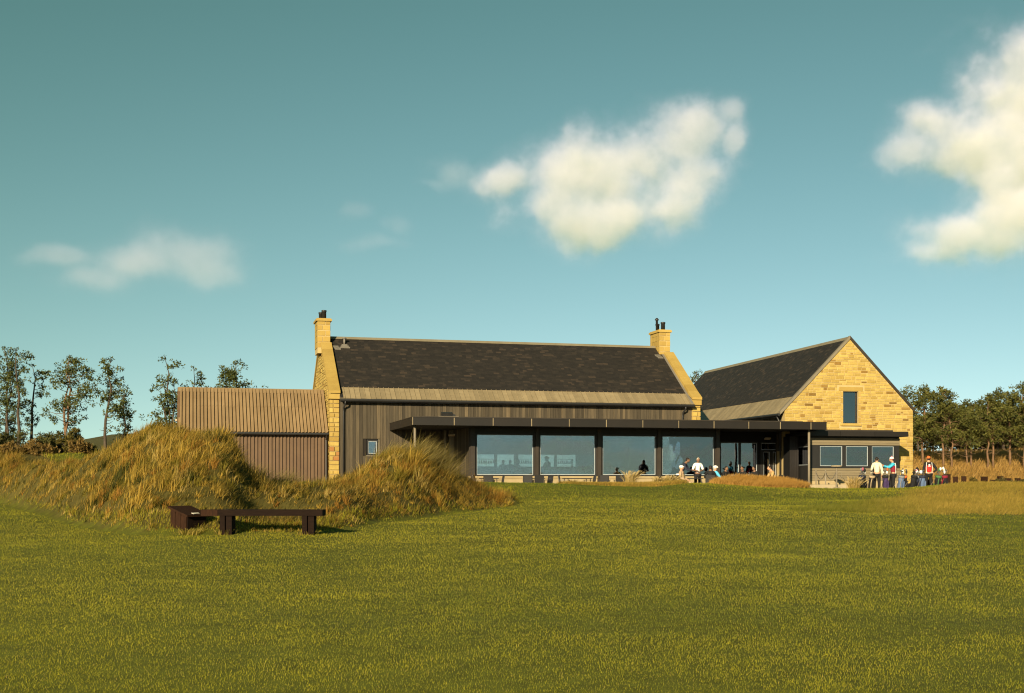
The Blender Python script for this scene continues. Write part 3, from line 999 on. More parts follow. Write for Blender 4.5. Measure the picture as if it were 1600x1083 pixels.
# glazed front
GV = -4.4
MU = [(6.55, 6.87), (9.97, 10.21), (13.31, 13.59), (16.65, 16.90), (19.96, 20.25)]
b = MB(O1); b.box(6.55, 20.25, GV - .04, GV + .14, 3.97, 4.265); b.build('header_beam', M['frame'], pav)
for a, c in MU:
    b = MB(O1); b.box(a + .04, c - .04, GV - .10, GV + .16, 0.8, 4.268)
    b.box(a, c, GV + .0, GV + .1, 1.82, 3.97)
    b.build('mullion', M['bronze1'], pav)
for (q0, a), (c, q1) in zip(MU[:-1], MU[1:]):
    window_unit(pav, O1, 'v', GV, a + .002, c - .002, 1.80, 3.968, .07, .1, 'window')
b = MB(O1); b.box(6.55, 20.25, GV - .03, GV + .3, 0.7, 1.795); b.box(6.50, 20.3, GV - .09, GV + .02, 1.70, 1.792)
b.build('plinth', M['plinth'], pav)
b = MB(O1); b.box(6.9, 20.0, GV + .3, .09, 1.28, 1.38); b.build('floor_slab', M['interior'], pav)
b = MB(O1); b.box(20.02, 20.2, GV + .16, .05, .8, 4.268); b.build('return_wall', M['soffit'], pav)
# clad end wall
b = MB(O1); b.box(6.66, 6.8, GV + .16, .03, 1.5, 4.268)
ew = b.build('end_wall', M['boards_back'], pav)
v = GV + .17
while v < -.1:
    w_ = r.choice((.13, .16, .19))
    rect_piece('board', ME_BOARD, ew, O1, 6.61, 6.66, v, min(v + w_ - .012, .0), 1.52, 4.266)
    v += w_
b = MB(O1); b.box(6.58, 6.8, GV + .16, .03, 0.7, 1.50); b.build('end_plinth', M['plinth'], pav)
b = MB(O1); b.box(6.42, 6.62, -.32, .03, 0.8, 4.268); b.box(6.16, 6.26, -.06, .03, 0.8, 4.268); b.box(5.0, 5.08, -.05, .03, 0.8, 3.4)
b.build('corner_trim', M['trim'], pav)
for (pu, pv) in ((3.42, -6.35), (24.31, -6.6), (20.6, -6.6)):
    if pu == 20.6: continue
    b = MB(O1); b.path([(pu, pv, 0.6), (pu, pv, 4.268)], .062, 12); b.lathe((pu, pv, FLOOR), [(.13, 0), (.13, .03), (.07, .05)], 12)
    b.build('canopy_post', M['steel'], pav, True)
# recessed entrance wall to the right of the glazed front
RV = -2.2
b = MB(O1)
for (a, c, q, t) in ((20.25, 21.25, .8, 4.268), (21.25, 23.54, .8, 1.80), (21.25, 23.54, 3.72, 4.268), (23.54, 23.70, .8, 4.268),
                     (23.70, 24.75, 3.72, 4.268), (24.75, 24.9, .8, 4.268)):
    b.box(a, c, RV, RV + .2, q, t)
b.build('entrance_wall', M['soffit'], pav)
window_unit(pav, O1, 'v', RV, 21.25, 22.45, 1.80, 3.72, .06, .1)
window_unit(pav, O1, 'v', RV, 22.45, 23.54, 1.80, 3.72, .06, .1)
window_unit(pav, O1, 'v', RV, 23.70, 24.75, 3.24, 3.72, .06, .1, 'transom_window')
b = MB(O1); b.box(23.70, 23.83, RV, RV + .1, 1.0, 3.236); b.box(24.32, 24.40, RV, RV + .1, 1.0, 3.236); b.box(24.70, 24.75, RV, RV + .1, 1.0, 3.236)
b.build('door_frame', M['frame'], pav)
for a, c in ((23.835, 24.315), (24.405, 24.695)):
    d = window_unit(pav, O1, 'v', RV, a, c, 1.0, 3.23, .06, .08, 'door')
    b = MB(O1); b.path([(c - .09, RV - .05, 1.9), (c - .09, RV - .05, 2.5)], .015, 6); b.build('handle', M['steel'], d)
# wall lamps under the canopy
for (lu, lv, lz) in ((24.05, -2.25, 3.9), (25.3, -2.35, 3.42), (6.45, -.45, 4.0)):
    b = MB(O1); b.obox((lu, lv - .12, lz), (.17, 0, 0), (0, .09, -.03), (0, .01, .03)); b.box(lu - .03, lu + .03, lv - .05, lv + .12, lz - .02, lz + .02)
    b.build('wall_lamp', M['lamp'], pav)
for (lu, lz) in ((25.0, 3.48), (25.25, 3.6), ):
    b = MB(O1); b.obox((lu, -2.5, lz), (.16, 0, .05), (0, .1, 0), (0, 0, .04)); b.build('floodlight', M['lamp'], pav)
fl = thing('roof_floodlight', 'dark floodlight on a pale pad on the canopy roof', 'light', locM(5.2, -5.6, 4.70), AM)
b = MB(); b.box(-.5, .5, -.2, .2, 0, .03); b.build('pad', M['trim'], fl)
b = MB(); b.obox((-.05, 0, .14), (.28, 0, .0), (0, .09, .03), (0, -.03, .075)); b.obox((.27, 0, .09), (.1, 0, -.03), (0, .07, 0), (0, 0, .06)); b.path([(-.05, 0, .02), (-.05, 0, .12)], .03, 6)
b.build('head', M['black'], fl)

# ------------------------------------------------------------------ stone gable wing
WW, WD, WE, WA = 7.79, 22.0, 5.60, 9.55
UA = WW / 2
SW = (WA - WE) / UA
O2 = (0, 0, FLOOR)
wing = thing('stone_gable_wing', 'sandstone gable-fronted wing with one tall window and a slate roof', 'building', locW(0, 0, FLOOR), AW)
b = MB(O2)
wu0, wu1, wz0, wz1 = 3.50, 4.43, 4.76, 6.54
def gab(z):
    if z <= WE: return (0.0, WW)
    a = (z - WE) / SW
    return (a, WW - a)
# front wall built round the window opening
b.prism([(.02, .012, Z0), (wu0, .012, Z0), (wu0, .012, 9.55 - (UA - wu0) * SW - .02), (.02, .012, WE)], (0, .4, 0))
b.prism([(wu1, .012, Z0), (WW - .02, .012, Z0), (WW - .02, .012, WE), (wu1, .012, 9.55 - (wu1 - UA) * SW - .02)], (0, .4, 0))
b.box(wu0, wu1, .012, .44, Z0, wz0)
b.prism([(wu0, .012, wz1), (wu1, .012, wz1), (wu1, .012, 9.53 - (wu1 - UA) * SW), (UA, .012, 9.53), (wu0, .012, 9.53 - (UA - wu0) * SW)], (0, .4, 0))
fwl = b.build('gable_wall', M['mortar'], wing)
LZ = 6.54
def spw(za, zb):
    a0, b0 = gab(za); a1, b1 = gab(zb)
    a, c = max(a0, a1), min(b0, b1)
    if zb <= WE: a, c = a + .0, c - .0
    else: a += .06; c -= .06
    if c - a < .15: return []
    hole = None
    if zb > wz0 - .16 and za < wz0: hole = (wu0 - .22, wu1 + .22)
    elif za >= wz0 - .001 and zb <= wz1 + .26 or (zb > wz0 and za < wz1 + .26): hole = (wu0 - .13, wu1 + .13) if za < wz1 else (wu0 - .35, wu1 + .35)
    if hole: return [(a, hole[0]), (hole[1], c)]
    return [(a, c)]
rects = rubble(spw, 1.2, 9.4, 77, hmin=.10, hmax=.22)
rects.sort(key=lambda q: -(q[1] - q[0]) * (q[3] - q[2]) * (1 if q[2] > 2.2 else .2))
rs = random.Random(4)
for (a, c, q, t) in rects[:290]:
    pr_ = rs.uniform(.02, .05)
    rect_piece('stone', ME_STONE, fwl, O2, a, c, -.004 - pr_ * .2, .05, q, t)
o = joined_blocks(rects[290:], lambda x, d, z: (x, .016 - .022 * d, z), 8, O2).build('rubble_facing', M['stones'], fwl); o['kind'] = 'stuff'
# dressed stones about the window
rect_piece('lintel', ME_ASHLAR, fwl, O2, wu0 - .34, wu1 + .34, -.02, .38, wz1 + .003, wz1 + .26)
rect_piece('sill', ME_ASHLAR, fwl, O2, wu0 - .21, wu1 + .21, -.10, .38, wz0 - .15, wz0 - .004)
z = wz0
while z < wz1 - .05:
    zt = min(z + .36, wz1)
    rect_piece('jamb_stone', ME_ASHLAR, fwl, O2, wu0 - .125, wu0 - .001, -.015, .36, z + .004, zt - .004)
    rect_piece('jamb_stone', ME_ASHLAR, fwl, O2, wu1 + .001, wu1 + .125, -.015, .36, z + .004, zt - .004)
    z = zt
wf = window_unit(wing, O2, 'v', .16, wu0 + .002, wu1 - .002, wz0, wz1 - .002, .045, .1, bead=False)
b = MB(O2); b.box(wu1 - .26, wu1 - .06, .30, .34, wz0 + .05, wz1 - .05); b.build('curtain', mat('white_curtain', (.7, .66, .55), None, 3, .9), wf)
b = MB(O2); b.box(.3, WW - .3, 3.0, 3.1, 1, 5.3); b.box(.3, WW - .3, .46, 3.0, 4.4, 4.5); b.build('inner_wall', M['interior'], wing)
# side walls
b = MB(O2); b.box(WW - .4, WW - .01, .44, WD, Z0, WE); b.box(.05, .4, .44, WD, Z0, WE); b.box(.05, WW - .01, WD - .3, WD, Z0, WE)
b.prism([(0, WD - .3, WE), (WW, WD - .3, WE), (UA, WD - .3, WA - .05)], (0, .3, 0))
sw_ = b.build('side_wall', M['mortar'], wing)
v = .5
while v < WD - .1:
    rect_piece('board', ME_BOARD, sw_, O2, .0, .05, v, v + .148, 3.2, WE - .12); v += .16
# roof
b = MB(O2)
e = .28
b.prism([(-e, .1, WE - e * SW - .08), (UA, .1, WA - .04), (WW + e * .3, .1, WE - e * .3 * SW - .08), (WW + e * .3, .1, WE - e * .3 * SW - .2), (UA, .1, WA - .25), (-e, .1, WE - e * SW - .2)], (0, WD + .1, 0))
wr = b.build('roof', M['under'], wing)
bandw = .62
slates('slate_courses', wr, O2, .12, WD + .15, (bandw, 0, WE + bandw * SW), (UA - .03, 0, WA - .03), 13, (0, 1, 0))
slates('slate_courses', wr, O2, .12, WD + .15, (WW + .05, 0, WE - .05 * SW), (UA + .03, 0, WA - .03), 14, (0, 1, 0))
angw = math.atan(SW)
nb = 78
pw = WD / nb
blen = (bandw + e + .03) / math.cos(angw)
for i in range(nb):
    cu = (bandw - e) / 2
    put('eaves_panel', ME_ZINC, wr, (cu, .12 + (i + .5) * pw, WE + cu * SW - .03 - O2[2]), (blen, pw - .012, .03), (0, -angw, 0))
b = MB(O2); b.prism([(UA - .15, .0, WA - .14), (UA, .0, WA + .06), (UA + .15, .0, WA - .14)], (0, WD + .2, 0)); b.build('ridge_cap', M['ridge'], wr)
for s_ in (-1, 1):
    b = MB(O2)
    lo = -e if s_ < 0 else -.06
    pts = [(lo, WE + lo * SW + .07), (UA, WA + .09), (UA, WA - .10), (lo, WE + lo * SW - .12)]
    if s_ > 0: pts = [(WW - a, c) for a, c in pts]
    b.prism([(a, -.07, c) for a, c in pts], (0, .20, 0))
    b.build('verge_trim', M['trim'] if s_ < 0 else M['bronze1'], wr)
b = MB(O2); b.path([(-e - .07, -.05, WE - e * SW - .12), (-e - .07, WD, WE - e * SW - .12)], .075, 8); b.box(-e, -e + .03, .1, WD, WE - e * SW - .25, WE - e * SW - .06); b.build('gutter', M['black'], wing)
b = MB(O2); b.path([(-e - .05, .35, WE - e * SW - .15), (-.1, .35, WE - e * SW - .6), (-.1, .35, 1)], .05, 8); b.build('downpipe', M['black'], wing, True)

# bay with three windows under its own flat roof
BV = -2.2
b = MB(O2)
for (a, c, q, t) in ((.46, .98, .8, 4.0), (5.39, 5.67, .8, 4.0), (.98, 5.39, .8, 2.30), (.98, 5.39, 3.46, 4.0), (2.36, 2.49, 2.30, 3.46), (3.86, 4.01, 2.30, 3.46)):
    b.box(a, c, BV, BV + .2, q, t)
b.box(5.47, 5.66, BV + .2, .04, .8, 4.0); b.box(.47, .66, BV + .2, .04, .8, 2.35); b.box(.47, .66, BV + .2, .04, 3.45, 4.0); b.box(.47, .66, -.5, .04, 2.35, 3.45)
by = b.build('bay', M['frame'], wing)
for a, c in ((.98, 2.36), (2.49, 3.86), (4.01, 5.39)):
    window_unit(by, O2, 'v', BV - .0, a, c, 2.30, 3.46, .05, .09)
window_unit(by, O2, 'u', .47, BV + .2, -.5, 2.35, 3.45, .05, .09, inward=1)
for i in range(3):
    rect_piece('pale_board', ME_CEDAR, by, O2, .40, 5.69, BV - .04, BV - .002, 3.47 + .13 * i, 3.47 + .13 * (i + 1) - .01)
for i in range(5):
    rect_piece('grey_board' if i > 2 else 'pale_board', ME_CEDAR, by, O2, .46, 5.69, BV - .035, BV - .002, 1.58 + .132 * i, 1.58 + .132 * (i + 1) - .012)
b = MB(O2); b.box(.42, 5.7, BV - .09, BV - .002, .7, 1.565); b.build('plinth', M['plinth'], by)
b = MB(O2); b.box(0.05, 5.85, -2.75, .03, 3.99, 4.14); cp = b.build('bay_canopy', M['soffit'], wing)
for a, c in ((.02, 1.9), (1.9, 3.9), (3.9, 5.88)):
    rect_piece('fascia_panel', ME_BRONZE, cp, O2, a + .008, c - .008, -2.80, -2.752, 3.93, 4.20)
rect_piece('fascia_panel', ME_BRONZE, cp, O2, 5.852, 5.89, -2.75, 0.0, 3.93, 4.20)
b = MB(O2); b.box(.3, 5.3, -2.2, -.02, 4.14, 4.30); b.build('roof_upstand', M['bronze1'], cp)
# dark boards added over the gable foot, standing in for the canopy's shadow
b = MB(O2); b.box(-.12, .40, -.9, -.1, .8, 3.98); sc_ = b.build('added_shade_panel', M['soffit'], wing)
for i in range(4): rect_piece('added_shade_board', ME_BRONZE, sc_, O2, -.12 + .13 * i, -.12 + .13 * (i + 1) - .012, -.925, -.902, .85, 3.97)
# pale steps by the bay
b = MB(O2); b.box(-1.0, 1.55, -5.0, BV - .12, .6, 1.16); b.box(-.6, 1.5, -4.2, BV - .12, 1.16, 1.36)
stp = b.build('entrance_steps', M['concrete'], None); stp.location = locW(*O2); stp.rotation_euler = (0, 0, AW); tag(stp, 'pale stone steps beside the bay windows', 'steps')

# ------------------------------------------------------------------ corrugated shed
O3 = (-7.6, 0.1, FLOOR)
shed = thing('corrugated_shed', 'brown corrugated steel shed built against the stone gable', 'shed', locM(*O3), AM)
SU0, SU1, SV0, SV1, SE, SR = -7.68, -0.03, 0.45, 4.75, 4.06, 6.45
SM = 0.5 * (SV0 + SV1)
SS = (SR - SE) / (SM - (SV0 - .25))
def corrugated(b, origin, du, dn, dl, length, nrib, ribw, amp, lap=0.0):
    """trapezoid ribs: du runs across the ribs, dl along them, dn outwards"""
    o, du, dn, dl = Vector(origin), Vector(du), Vector(dn), Vector(dl)
    prof = []
    for i in range(nrib):
        x = i * ribw
        prof += [(x, 0), (x + ribw * .42, 0), (x + ribw * .50, amp), (x + ribw * .90, amp)]
    prof.append((nrib * ribw, 0))
    vs = []
    for x, n_ in prof:
        vs += [o + du * x + dn * n_, o + du * x + dn * n_ + dl * length]
    fs = [(2 * i, 2 * i + 2, 2 * i + 3, 2 * i + 1) for i in range(len(prof) - 1)]
    return b.add(vs, fs)
b = MB(O3)
b.prism([(SU0 + .06, SV0 + .05, Z0), (SU0 + .06, SV1, Z0), (SU0 + .06, SV1, SE), (SU0 + .06, SM, SR - .12), (SU0 + .06, SV0 + .05, SE)], (SU1 - SU0 - .08, 0, 0))
b.build('core', M['boards_back'], shed)
nr = 42
rw = (SU1 - SU0) / nr
# front wall in sheets of four ribs
i = 0
while i < nr:
    k = min(4, nr - i)
    b = MB(O3); corrugated(b, (SU0 + i * rw, SV0 + .04, .8), (1, 0, 0), (0, -1, 0), (0, 0, 1), SE - .8 - .02, k, rw, .075)
    b.build('wall_sheet', M['rust'], shed)
    i += k
upS = Vector((0, SM - SV0 + .25, SR - SE)).normalized()
nS = Vector((0, -upS.z, upS.y))
tot = (Vector((0, SM, SR)) - Vector((0, SV0 - .25, SE))).length
for lo, hi, lift in ((0, .60, .0), (.585, 1.0, .012)):
    i = 0
    while i < nr:
        k = min(4, nr - i)
        b = MB(O3); corrugated(b, Vector((SU0 + i * rw, SV0 - .25, SE)) + upS * tot * lo + nS * lift, (1, 0, 0), nS, upS, tot * (hi - lo), k, rw, .075)
        b.build('roof_sheet', M['rust_roof'], shed)
        i += k
b = MB(O3); b.prism([(SU0, SM, SR - .02), (SU0, SV1 + .25, SE), (SU0, SV1 + .25, SE - .06), (SU0, SM, SR - .08)], (SU1 - SU0, 0, 0)); b.build('rear_roof', M['rust_roof'], shed)
b = MB(O3)
b.prism([(SU0 - .02, SM - .22, SR - .17), (SU0 - .02, SM, SR + .09), (SU0 - .02, SM + .2, SR - .12)], (SU1 - SU0 + .02, 0, 0)); b.build('ridge_cap', M['rust_roof'], shed)
b = MB(O3)   # verge flashing at the left end
b.prism([(SU0 - .06, SV0 - .27, SE - .05), (SU0 - .06, SM, SR + .06), (SU0 - .06, SM, SR - .12), (SU0 - .06, SV0 - .27, SE - .2)], (.26, 0, 0)); b.build('verge_trim', M['rust'], shed)
b = MB(O3)   # end gable sheets
v = SV0
while v < SV1 - .05:
    def top(x): return SE + SS * (min(x, SV0 + SV1 - x) - SV0 + .25) - .12
    v1 = min(v + .16, SV1)
    b.prism([(SU0 + .05, v, .8), (SU0 + .05, v1 - .02, .8), (SU0 + .05, v1 - .02, top(v1 - .02)), (SU0 + .05, v, top(v))], (-.05, 0, 0)); v = v1
b.build('end_sheets', M['rust'], shed)
b = MB(O3); b.path([(SU0, SV0 - .3, SE - .04), (SU1, SV0 - .3, SE - .04)], .07, 8); b.build('gutter', M['black'], shed)
b = MB(O3); b.path([(SU1 - .1, SV0 - .28, SE - .06), (SU1 - .1, SV0 - .1, SE - .35), (SU1 - .1, SV0 - .1, .9)], .045, 8); b.build('downpipe', M['black'], shed)
b = MB(O3); b.lathe((SU0 - .1, SM - .7, 4.7), [(.07, 0), (.07, .08), (.03, .1)], 8); b.build('security_lamp', M['lamp'], shed)

# ------------------------------------------------------------------ trees and bushes
def leafmass(centers, radii, per, size, cols, seed, flat=0.8, up=0.0):
    """small needle tufts (three-sided slivers) spread through clumps"""
    g = np.random.default_rng(seed)
    n = len(centers) * per
    ci = np.repeat(np.arange(len(centers)), per)
    d = g.normal(0, 1, (n, 3)); d /= np.linalg.norm(d, axis=1)[:, None] + 1e-9
    rad = g.random(n) ** 0.45
    rr = np.asarray(radii)[ci][:, None]
    p = np.asarray(centers)[ci] + d * rad[:, None] * rr * np.array([1, 1, flat])
    a = d * 0.7 + g.normal(0, 0.6, (n, 3)); a[:, 2] += up
    a /= np.linalg.norm(a, axis=1)[:, None]
    b = np.cross(a, g.normal(0, 1, (n, 3))); b /= np.linalg.norm(b, axis=1)[:, None] + 1e-9
    s = size * g.uniform(0.6, 1.4, n)[:, None]
    V = np.stack([p - b * s * 0.34, p + b * s * 0.34, p + a * s * 1.15], 1)
    tone = g.random(len(centers))[ci] * 0.55 + g.random(n) * 0.45
    c = mixcol(cols[0], cols[1], tone)
    F = np.arange(n * 3).reshape(-1, 3)
    return V.reshape(-1, 3), F, np.repeat(c, 3, 0)


PINE = ((0.026, 0.036, 0.010), (0.100, 0.106, 0.024))
PINE_GOLD = ((0.028, 0.038, 0.010), (0.132, 0.124, 0.026))
def pine(label, x, y, h, crown0, rad, seed, lean=0.0, shift=0.0, clumps=60, stems=1, cols=PINE, bark='bark', shape='dome', dead=5, group=None, per=60, name='pine_tree', size=0.12):
    """tapered trunk with limbs; clumps of needles at the limb ends between crown0 and the top"""
    r = random.Random(seed)
    z = float(height(np.array([x]), np.array([y]))[0])
    t = thing(name, label, 'tree', (x, y, z - .1), 0, group)
    tb, bb = MB(), MB()
    cs, rs = [], []
    for s in range(stems):
        ox, oy = (0, 0) if s == 0 else (r.uniform(-.5, .5) * rad, r.uniform(-.4, .4) * rad)
        hs = h if s == 0 else h * r.uniform(0.75, 0.97)
        pts, rad_ = [], []
        bx = [r.uniform(-.30, .30) for _ in range(9)]
        r0 = 0.0125 * h + 0.02
        if stems > 1: r0 *= 0.75
        for i in range(9):
            k = i / 8
            pts.append((ox + lean * h * k * k + bx[i] * k * 0.8, oy + bx[8 - i] * k * 0.5, hs * k))
            rad_.append(r0 * (1 - k) ** 0.8 + 0.012)
        tb.path(pts, rad_, 7)
        def at(k):
            k = max(0, min(.999, k)) * 8; i = int(k)
            return Vector(pts[i]).lerp(Vector(pts[i + 1]), k - i)
        for _ in range(dead):                                     # bare lower branches
            k = r.uniform(crown0 * 0.35, crown0 + .12); a = r.uniform(0, 2 * math.pi); ln = r.uniform(.25, .7) * rad
            p0 = at(k); p1 = p0 + Vector((math.cos(a) * ln, math.sin(a) * ln, r.uniform(.0, .5) * ln))
            bb.path([p0, p0.lerp(p1, .5) + Vector((0, 0, -.05)), p1], [.022, .014, .005], 4)
        nc = max(4, clumps // stems)
        for i in range(nc):
            q = (i + r.random()) / nc
            k = crown0 + (1 - crown0) * q
            if shape == 'dome': wd = rad * (0.45 + 0.75 * math.sin(math.pi * min(1, 0.25 + 0.75 * q)) ** 0.8) * (1.0 if q < .75 else (1.25 - q) * 2.0)
            elif shape == 'cone': wd = rad * (1.08 - q)
            else: wd = rad * (0.35 + 0.5 * math.sin(math.pi * q))
            a = r.uniform(0, 2 * math.pi); ln = wd * r.uniform(0.25, 1.0)
            p0 = at(k - .06 * r.random() - .03)
            e = p0 + Vector((math.cos(a) * ln + shift * q * rad, math.sin(a) * ln, r.uniform(.05, .35) * ln + .15))
            bb.path([p0, p0.lerp(e, .55) + Vector((0, 0, -.06 * ln)), e], [.012 + .022 * (1 - q), .012, .005], 4)
            nsub = 4
            for _ in range(nsub):
                cs.append(tuple(e + Vector((r.gauss(0, .24), r.gauss(0, .24), r.gauss(0, .15)))))
                rs.append(r.uniform(.13, .36) * (0.8 + .1 * rad))
        cs.append(tuple(at(.99))); rs.append(.16)
    tr = tb.build('trunk', M[bark], t, True)
    bb.build('branches', M[bark], tr)['kind'] = 'stuff'
    V, F, C = leafmass(cs, rs, max(10, per // 3), size, cols, seed)
    o = npmesh('crown', V, F, M['needles'], C, t)
    return t


def at_bearing(p, y): return (p - 800) / 1900 * y


LG = 'pines behind the dunes'
for k, (p, y, top, c0, rad, lean, shift, cl, st, shp, lab, bark) in enumerate([
    (8, 76, 540, .30, 1.05, .02, .1, 60, 2, 'dome', 'tall dense pine at the far left edge of the trees', 'barkg'),
    (28, 74, 541, .62, .40, .0, 1.4, 7, 1, 'thin', 'nearly bare pole-like pine beside the dense one', 'barkg'),
    (47, 78, 566, .50, .65, .05, .7, 11, 1, 'thin', 'slender sparse pine with crown blown to one side', 'barkg'),
    (100, 74, 553, .50, 1.65, .05, .35, 44, 2, 'dome', 'broad wind-shaped pine with forked trunk and spreading crown', 'bark'),
    (163, 73, 556, .55, .9, .07, .2, 22, 1, 'dome', 'single straight pine with a small high crown', 'barkg'),
    (192, 80, 606, .15, .62, .03, .2, 30, 1, 'cone', 'short conical pine beside the bare-stemmed one', 'barkg'),
    (258, 72, 553, .18, 1.0, .01, .1, 60, 3, 'dome', 'dense clump-stemmed pine standing left of the shed', 'barkg'),
    (296, 74, 572, .20, .85, .02, .3, 36, 2, 'dome', 'shaggy pine half hidden by the shed end', 'barkg'),
    (372, 80, 563, .38, 1.75, .0, .0, 74, 2, 'dome', 'round-topped pine rising behind the shed roof', 'barkg'),
]):
    x = at_bearing(p, y)
    zb = float(height(np.array([x]), np.array([y]))[0])
    hgt = 1.6 + (750 - top) / 1900 * y - zb
    pine(lab, x, y, hgt, c0, rad, 100 + k, lean, shift, cl, st, PINE, bark, shp, 9 if shp != 'cone' else 3, LG)

RG = 'pines beside the stone wing'
for k, (p, y, top, c0, rad, lean, shift, cl, st, lab) in enumerate([
    (1418, 92, 606, .30, 1.2, 0, 0, 40, 1, 'pine tip peeping over the roof edge of the stone wing'),
    (1442, 82, 606, .36, 1.25, .03, 0, 62, 1, 'golden-lit pine against the corner of the stone wing'),
    (1474, 80, 603, .40, 1.35, -.01, .1, 74, 2, 'tallest pine of the pair behind the red-vested golfer'),
    (1517, 81, 632, .45, 1.05, .02, .1, 50, 2, 'shorter fork-stemmed pine in the gap of the pine row'),
    (1552, 80, 606, .46, 1.15, .03, .1, 64, 2, 'leaning slim pine with bare lower stems'),
    (1578, 82, 612, .42, 1.0, .0, 0, 52, 1, 'straight pine second from the edge of the picture'),
    (1600, 80, 598, .40, 1.2, .0, 0, 66, 2, 'pine cut by the edge of the picture'),
    (1640, 81, 600, .40, 1.3, .0, 0, 60, 1, 'pine just past the edge of the row'),
    (1690, 83, 606, .40, 1.3, .0, 0, 60, 1, 'pine at the far end of the row'),
    (1085, 112, 578, .45, 2.0, 0, 0, 50, 1, 'tree top showing between the two roofs'),
]):
    x = at_bearing(p, y)
    zb = float(height(np.array([x]), np.array([y]))[0])
    hgt = 1.6 + (750 - top) / 1900 * y - zb
    pine(lab, x, y, hgt, c0, rad, 200 + k, lean, shift, cl, st, PINE_GOLD if p > 1100 else PINE, 'bark', 'dome', 10, RG)

# the wood further back reads as one mass
g = np.random.default_rng(5)
cs, rs = [], []
wood = MB()
for k in range(46):
    p = g.uniform(1395, 1760); y = g.uniform(104, 132); x = at_bearing(p, y)
    z = float(height(np.array([x]), np.array([y]))[0])
    top = 1.6 + (750 - g.uniform(628, 672)) / 1900 * y
    wood.path([(x, y, z), (x + g.normal(0, .2), y, top - .4)], [.13, .03], 5)
    for j in range(34):
        q = g.random() ** .8
        cs.append((x + g.normal(0, 1.0) * (1.1 - .6 * q), y + g.normal(0, .8), z + 1.0 + (top - z - 1.0) * q)); rs.append(g.uniform(.4, .8))
wm = wood.mesh('treeline_trunks', M['barkg'])
tl = put('treeline', wm); tag(tl, 'dark pine wood massed behind the row of pines', 'wood', kind='stuff')
V, F, C = leafmass(cs, rs, 26, .30, ((.022, .026, .008), (.07, .064, .016)), 6)
o = npmesh('foliage', V, F, M['needles'], C, tl)


def bush(label, x, y, w, h, seed, cols, name='bush', per=70, size=.10, group=None, up=.5, nst=9):
    r = random.Random(seed)
    z = float(height(np.array([x]), np.array([y]))[0])
    t = thing(name, label, 'bush', (x, y, z - .05), 0, group)
    b = MB(); cs, rs = [], []
    for i in range(nst):
        a = r.uniform(0, 2 * math.pi); d = w * .5 * r.random() ** .6
        e = Vector((math.cos(a) * d, math.sin(a) * d, h * r.uniform(.45, 1) * (1 - .35 * d / (w * .5))))
        b.path([(0, 0, 0), e * .5 + Vector((0, 0, .05)), e], [.025, .018, .006], 4)
        for q in (.35, .65, .9):
            cs.append(tuple(e * q + Vector((r.gauss(0, .08), r.gauss(0, .08), r.gauss(0, .05))))); rs.append(r.uniform(.16, .3) * max(.6, w / 2.0))
    b.build('stems', M['barkg'], t)['kind'] = 'stuff'
    V, F, C = leafmass(cs, rs, per, size, cols, seed, .9, up)
    npmesh('foliage', V, F, M['leaves'], C, t)
    return t


GORSE = ((.028, .034, .010), (.085, .078, .02))
BRACKEN = ((.10, .065, .018), (.22, .14, .04))
for k, (p, y, w, h, c, lab) in enumerate([
    (-12, 52, 1.9, 1.55, GORSE, 'dark gorse bush at the left edge behind the dune'),
    (18, 52.5, 1.8, 1.4, GORSE, 'dark gorse bush under the tall dense pine'),
    (45, 51, 1.3, .75, BRACKEN, 'pale straggly shrub before the gorse'),
    (72, 52, 1.8, 1.35, GORSE, 'green gorse bush under the slender sparse pine'),
    (92, 51.5, 1.7, 1.2, GORSE, 'rounded gorse bush at the foot of the broad pine'),
    (112, 50.5, 1.2, 1.3, ((.05, .05, .012), (.13, .10, .022)), 'yellowish gorse bush right of the broad pine stem'),
    (128, 50, .9, .6, BRACKEN, 'russet bracken clump at the end of the gorse'),
    (60, 49.5, 1.4, .5, BRACKEN, 'low russet bracken before the gorse'),
    (20, 49, 1.4, .5, BRACKEN, 'low russet bracken at the left edge'),
    (141, 54, .5, .75, GORSE, 'small lone shrub left of the straight pine'),
    (1521, 62.5, .75, 1.05, ((.06, .055, .014), (.14, .10, .025)), 'young shrub among the dark sleeper posts'),
    (1580, 60.0, 1.9, .95, ((.035, .034, .01), (.10, .075, .02)), 'wide low bush at the right edge by the posts'),
    (1605, 58.6, 1.2, .6, ((.05, .048, .012), (.14, .10, .025)), 'small bush at the edge of the picture'),
    (1432, 70.0, .9, 1.1, ((.06, .05, .014), (.16, .105, .03)), 'twiggy shrub at the corner of the stone wing'),
]):
    bush(lab, at_bearing(p, y), y, w, h, 300 + k, c, group='shrubs on the links')


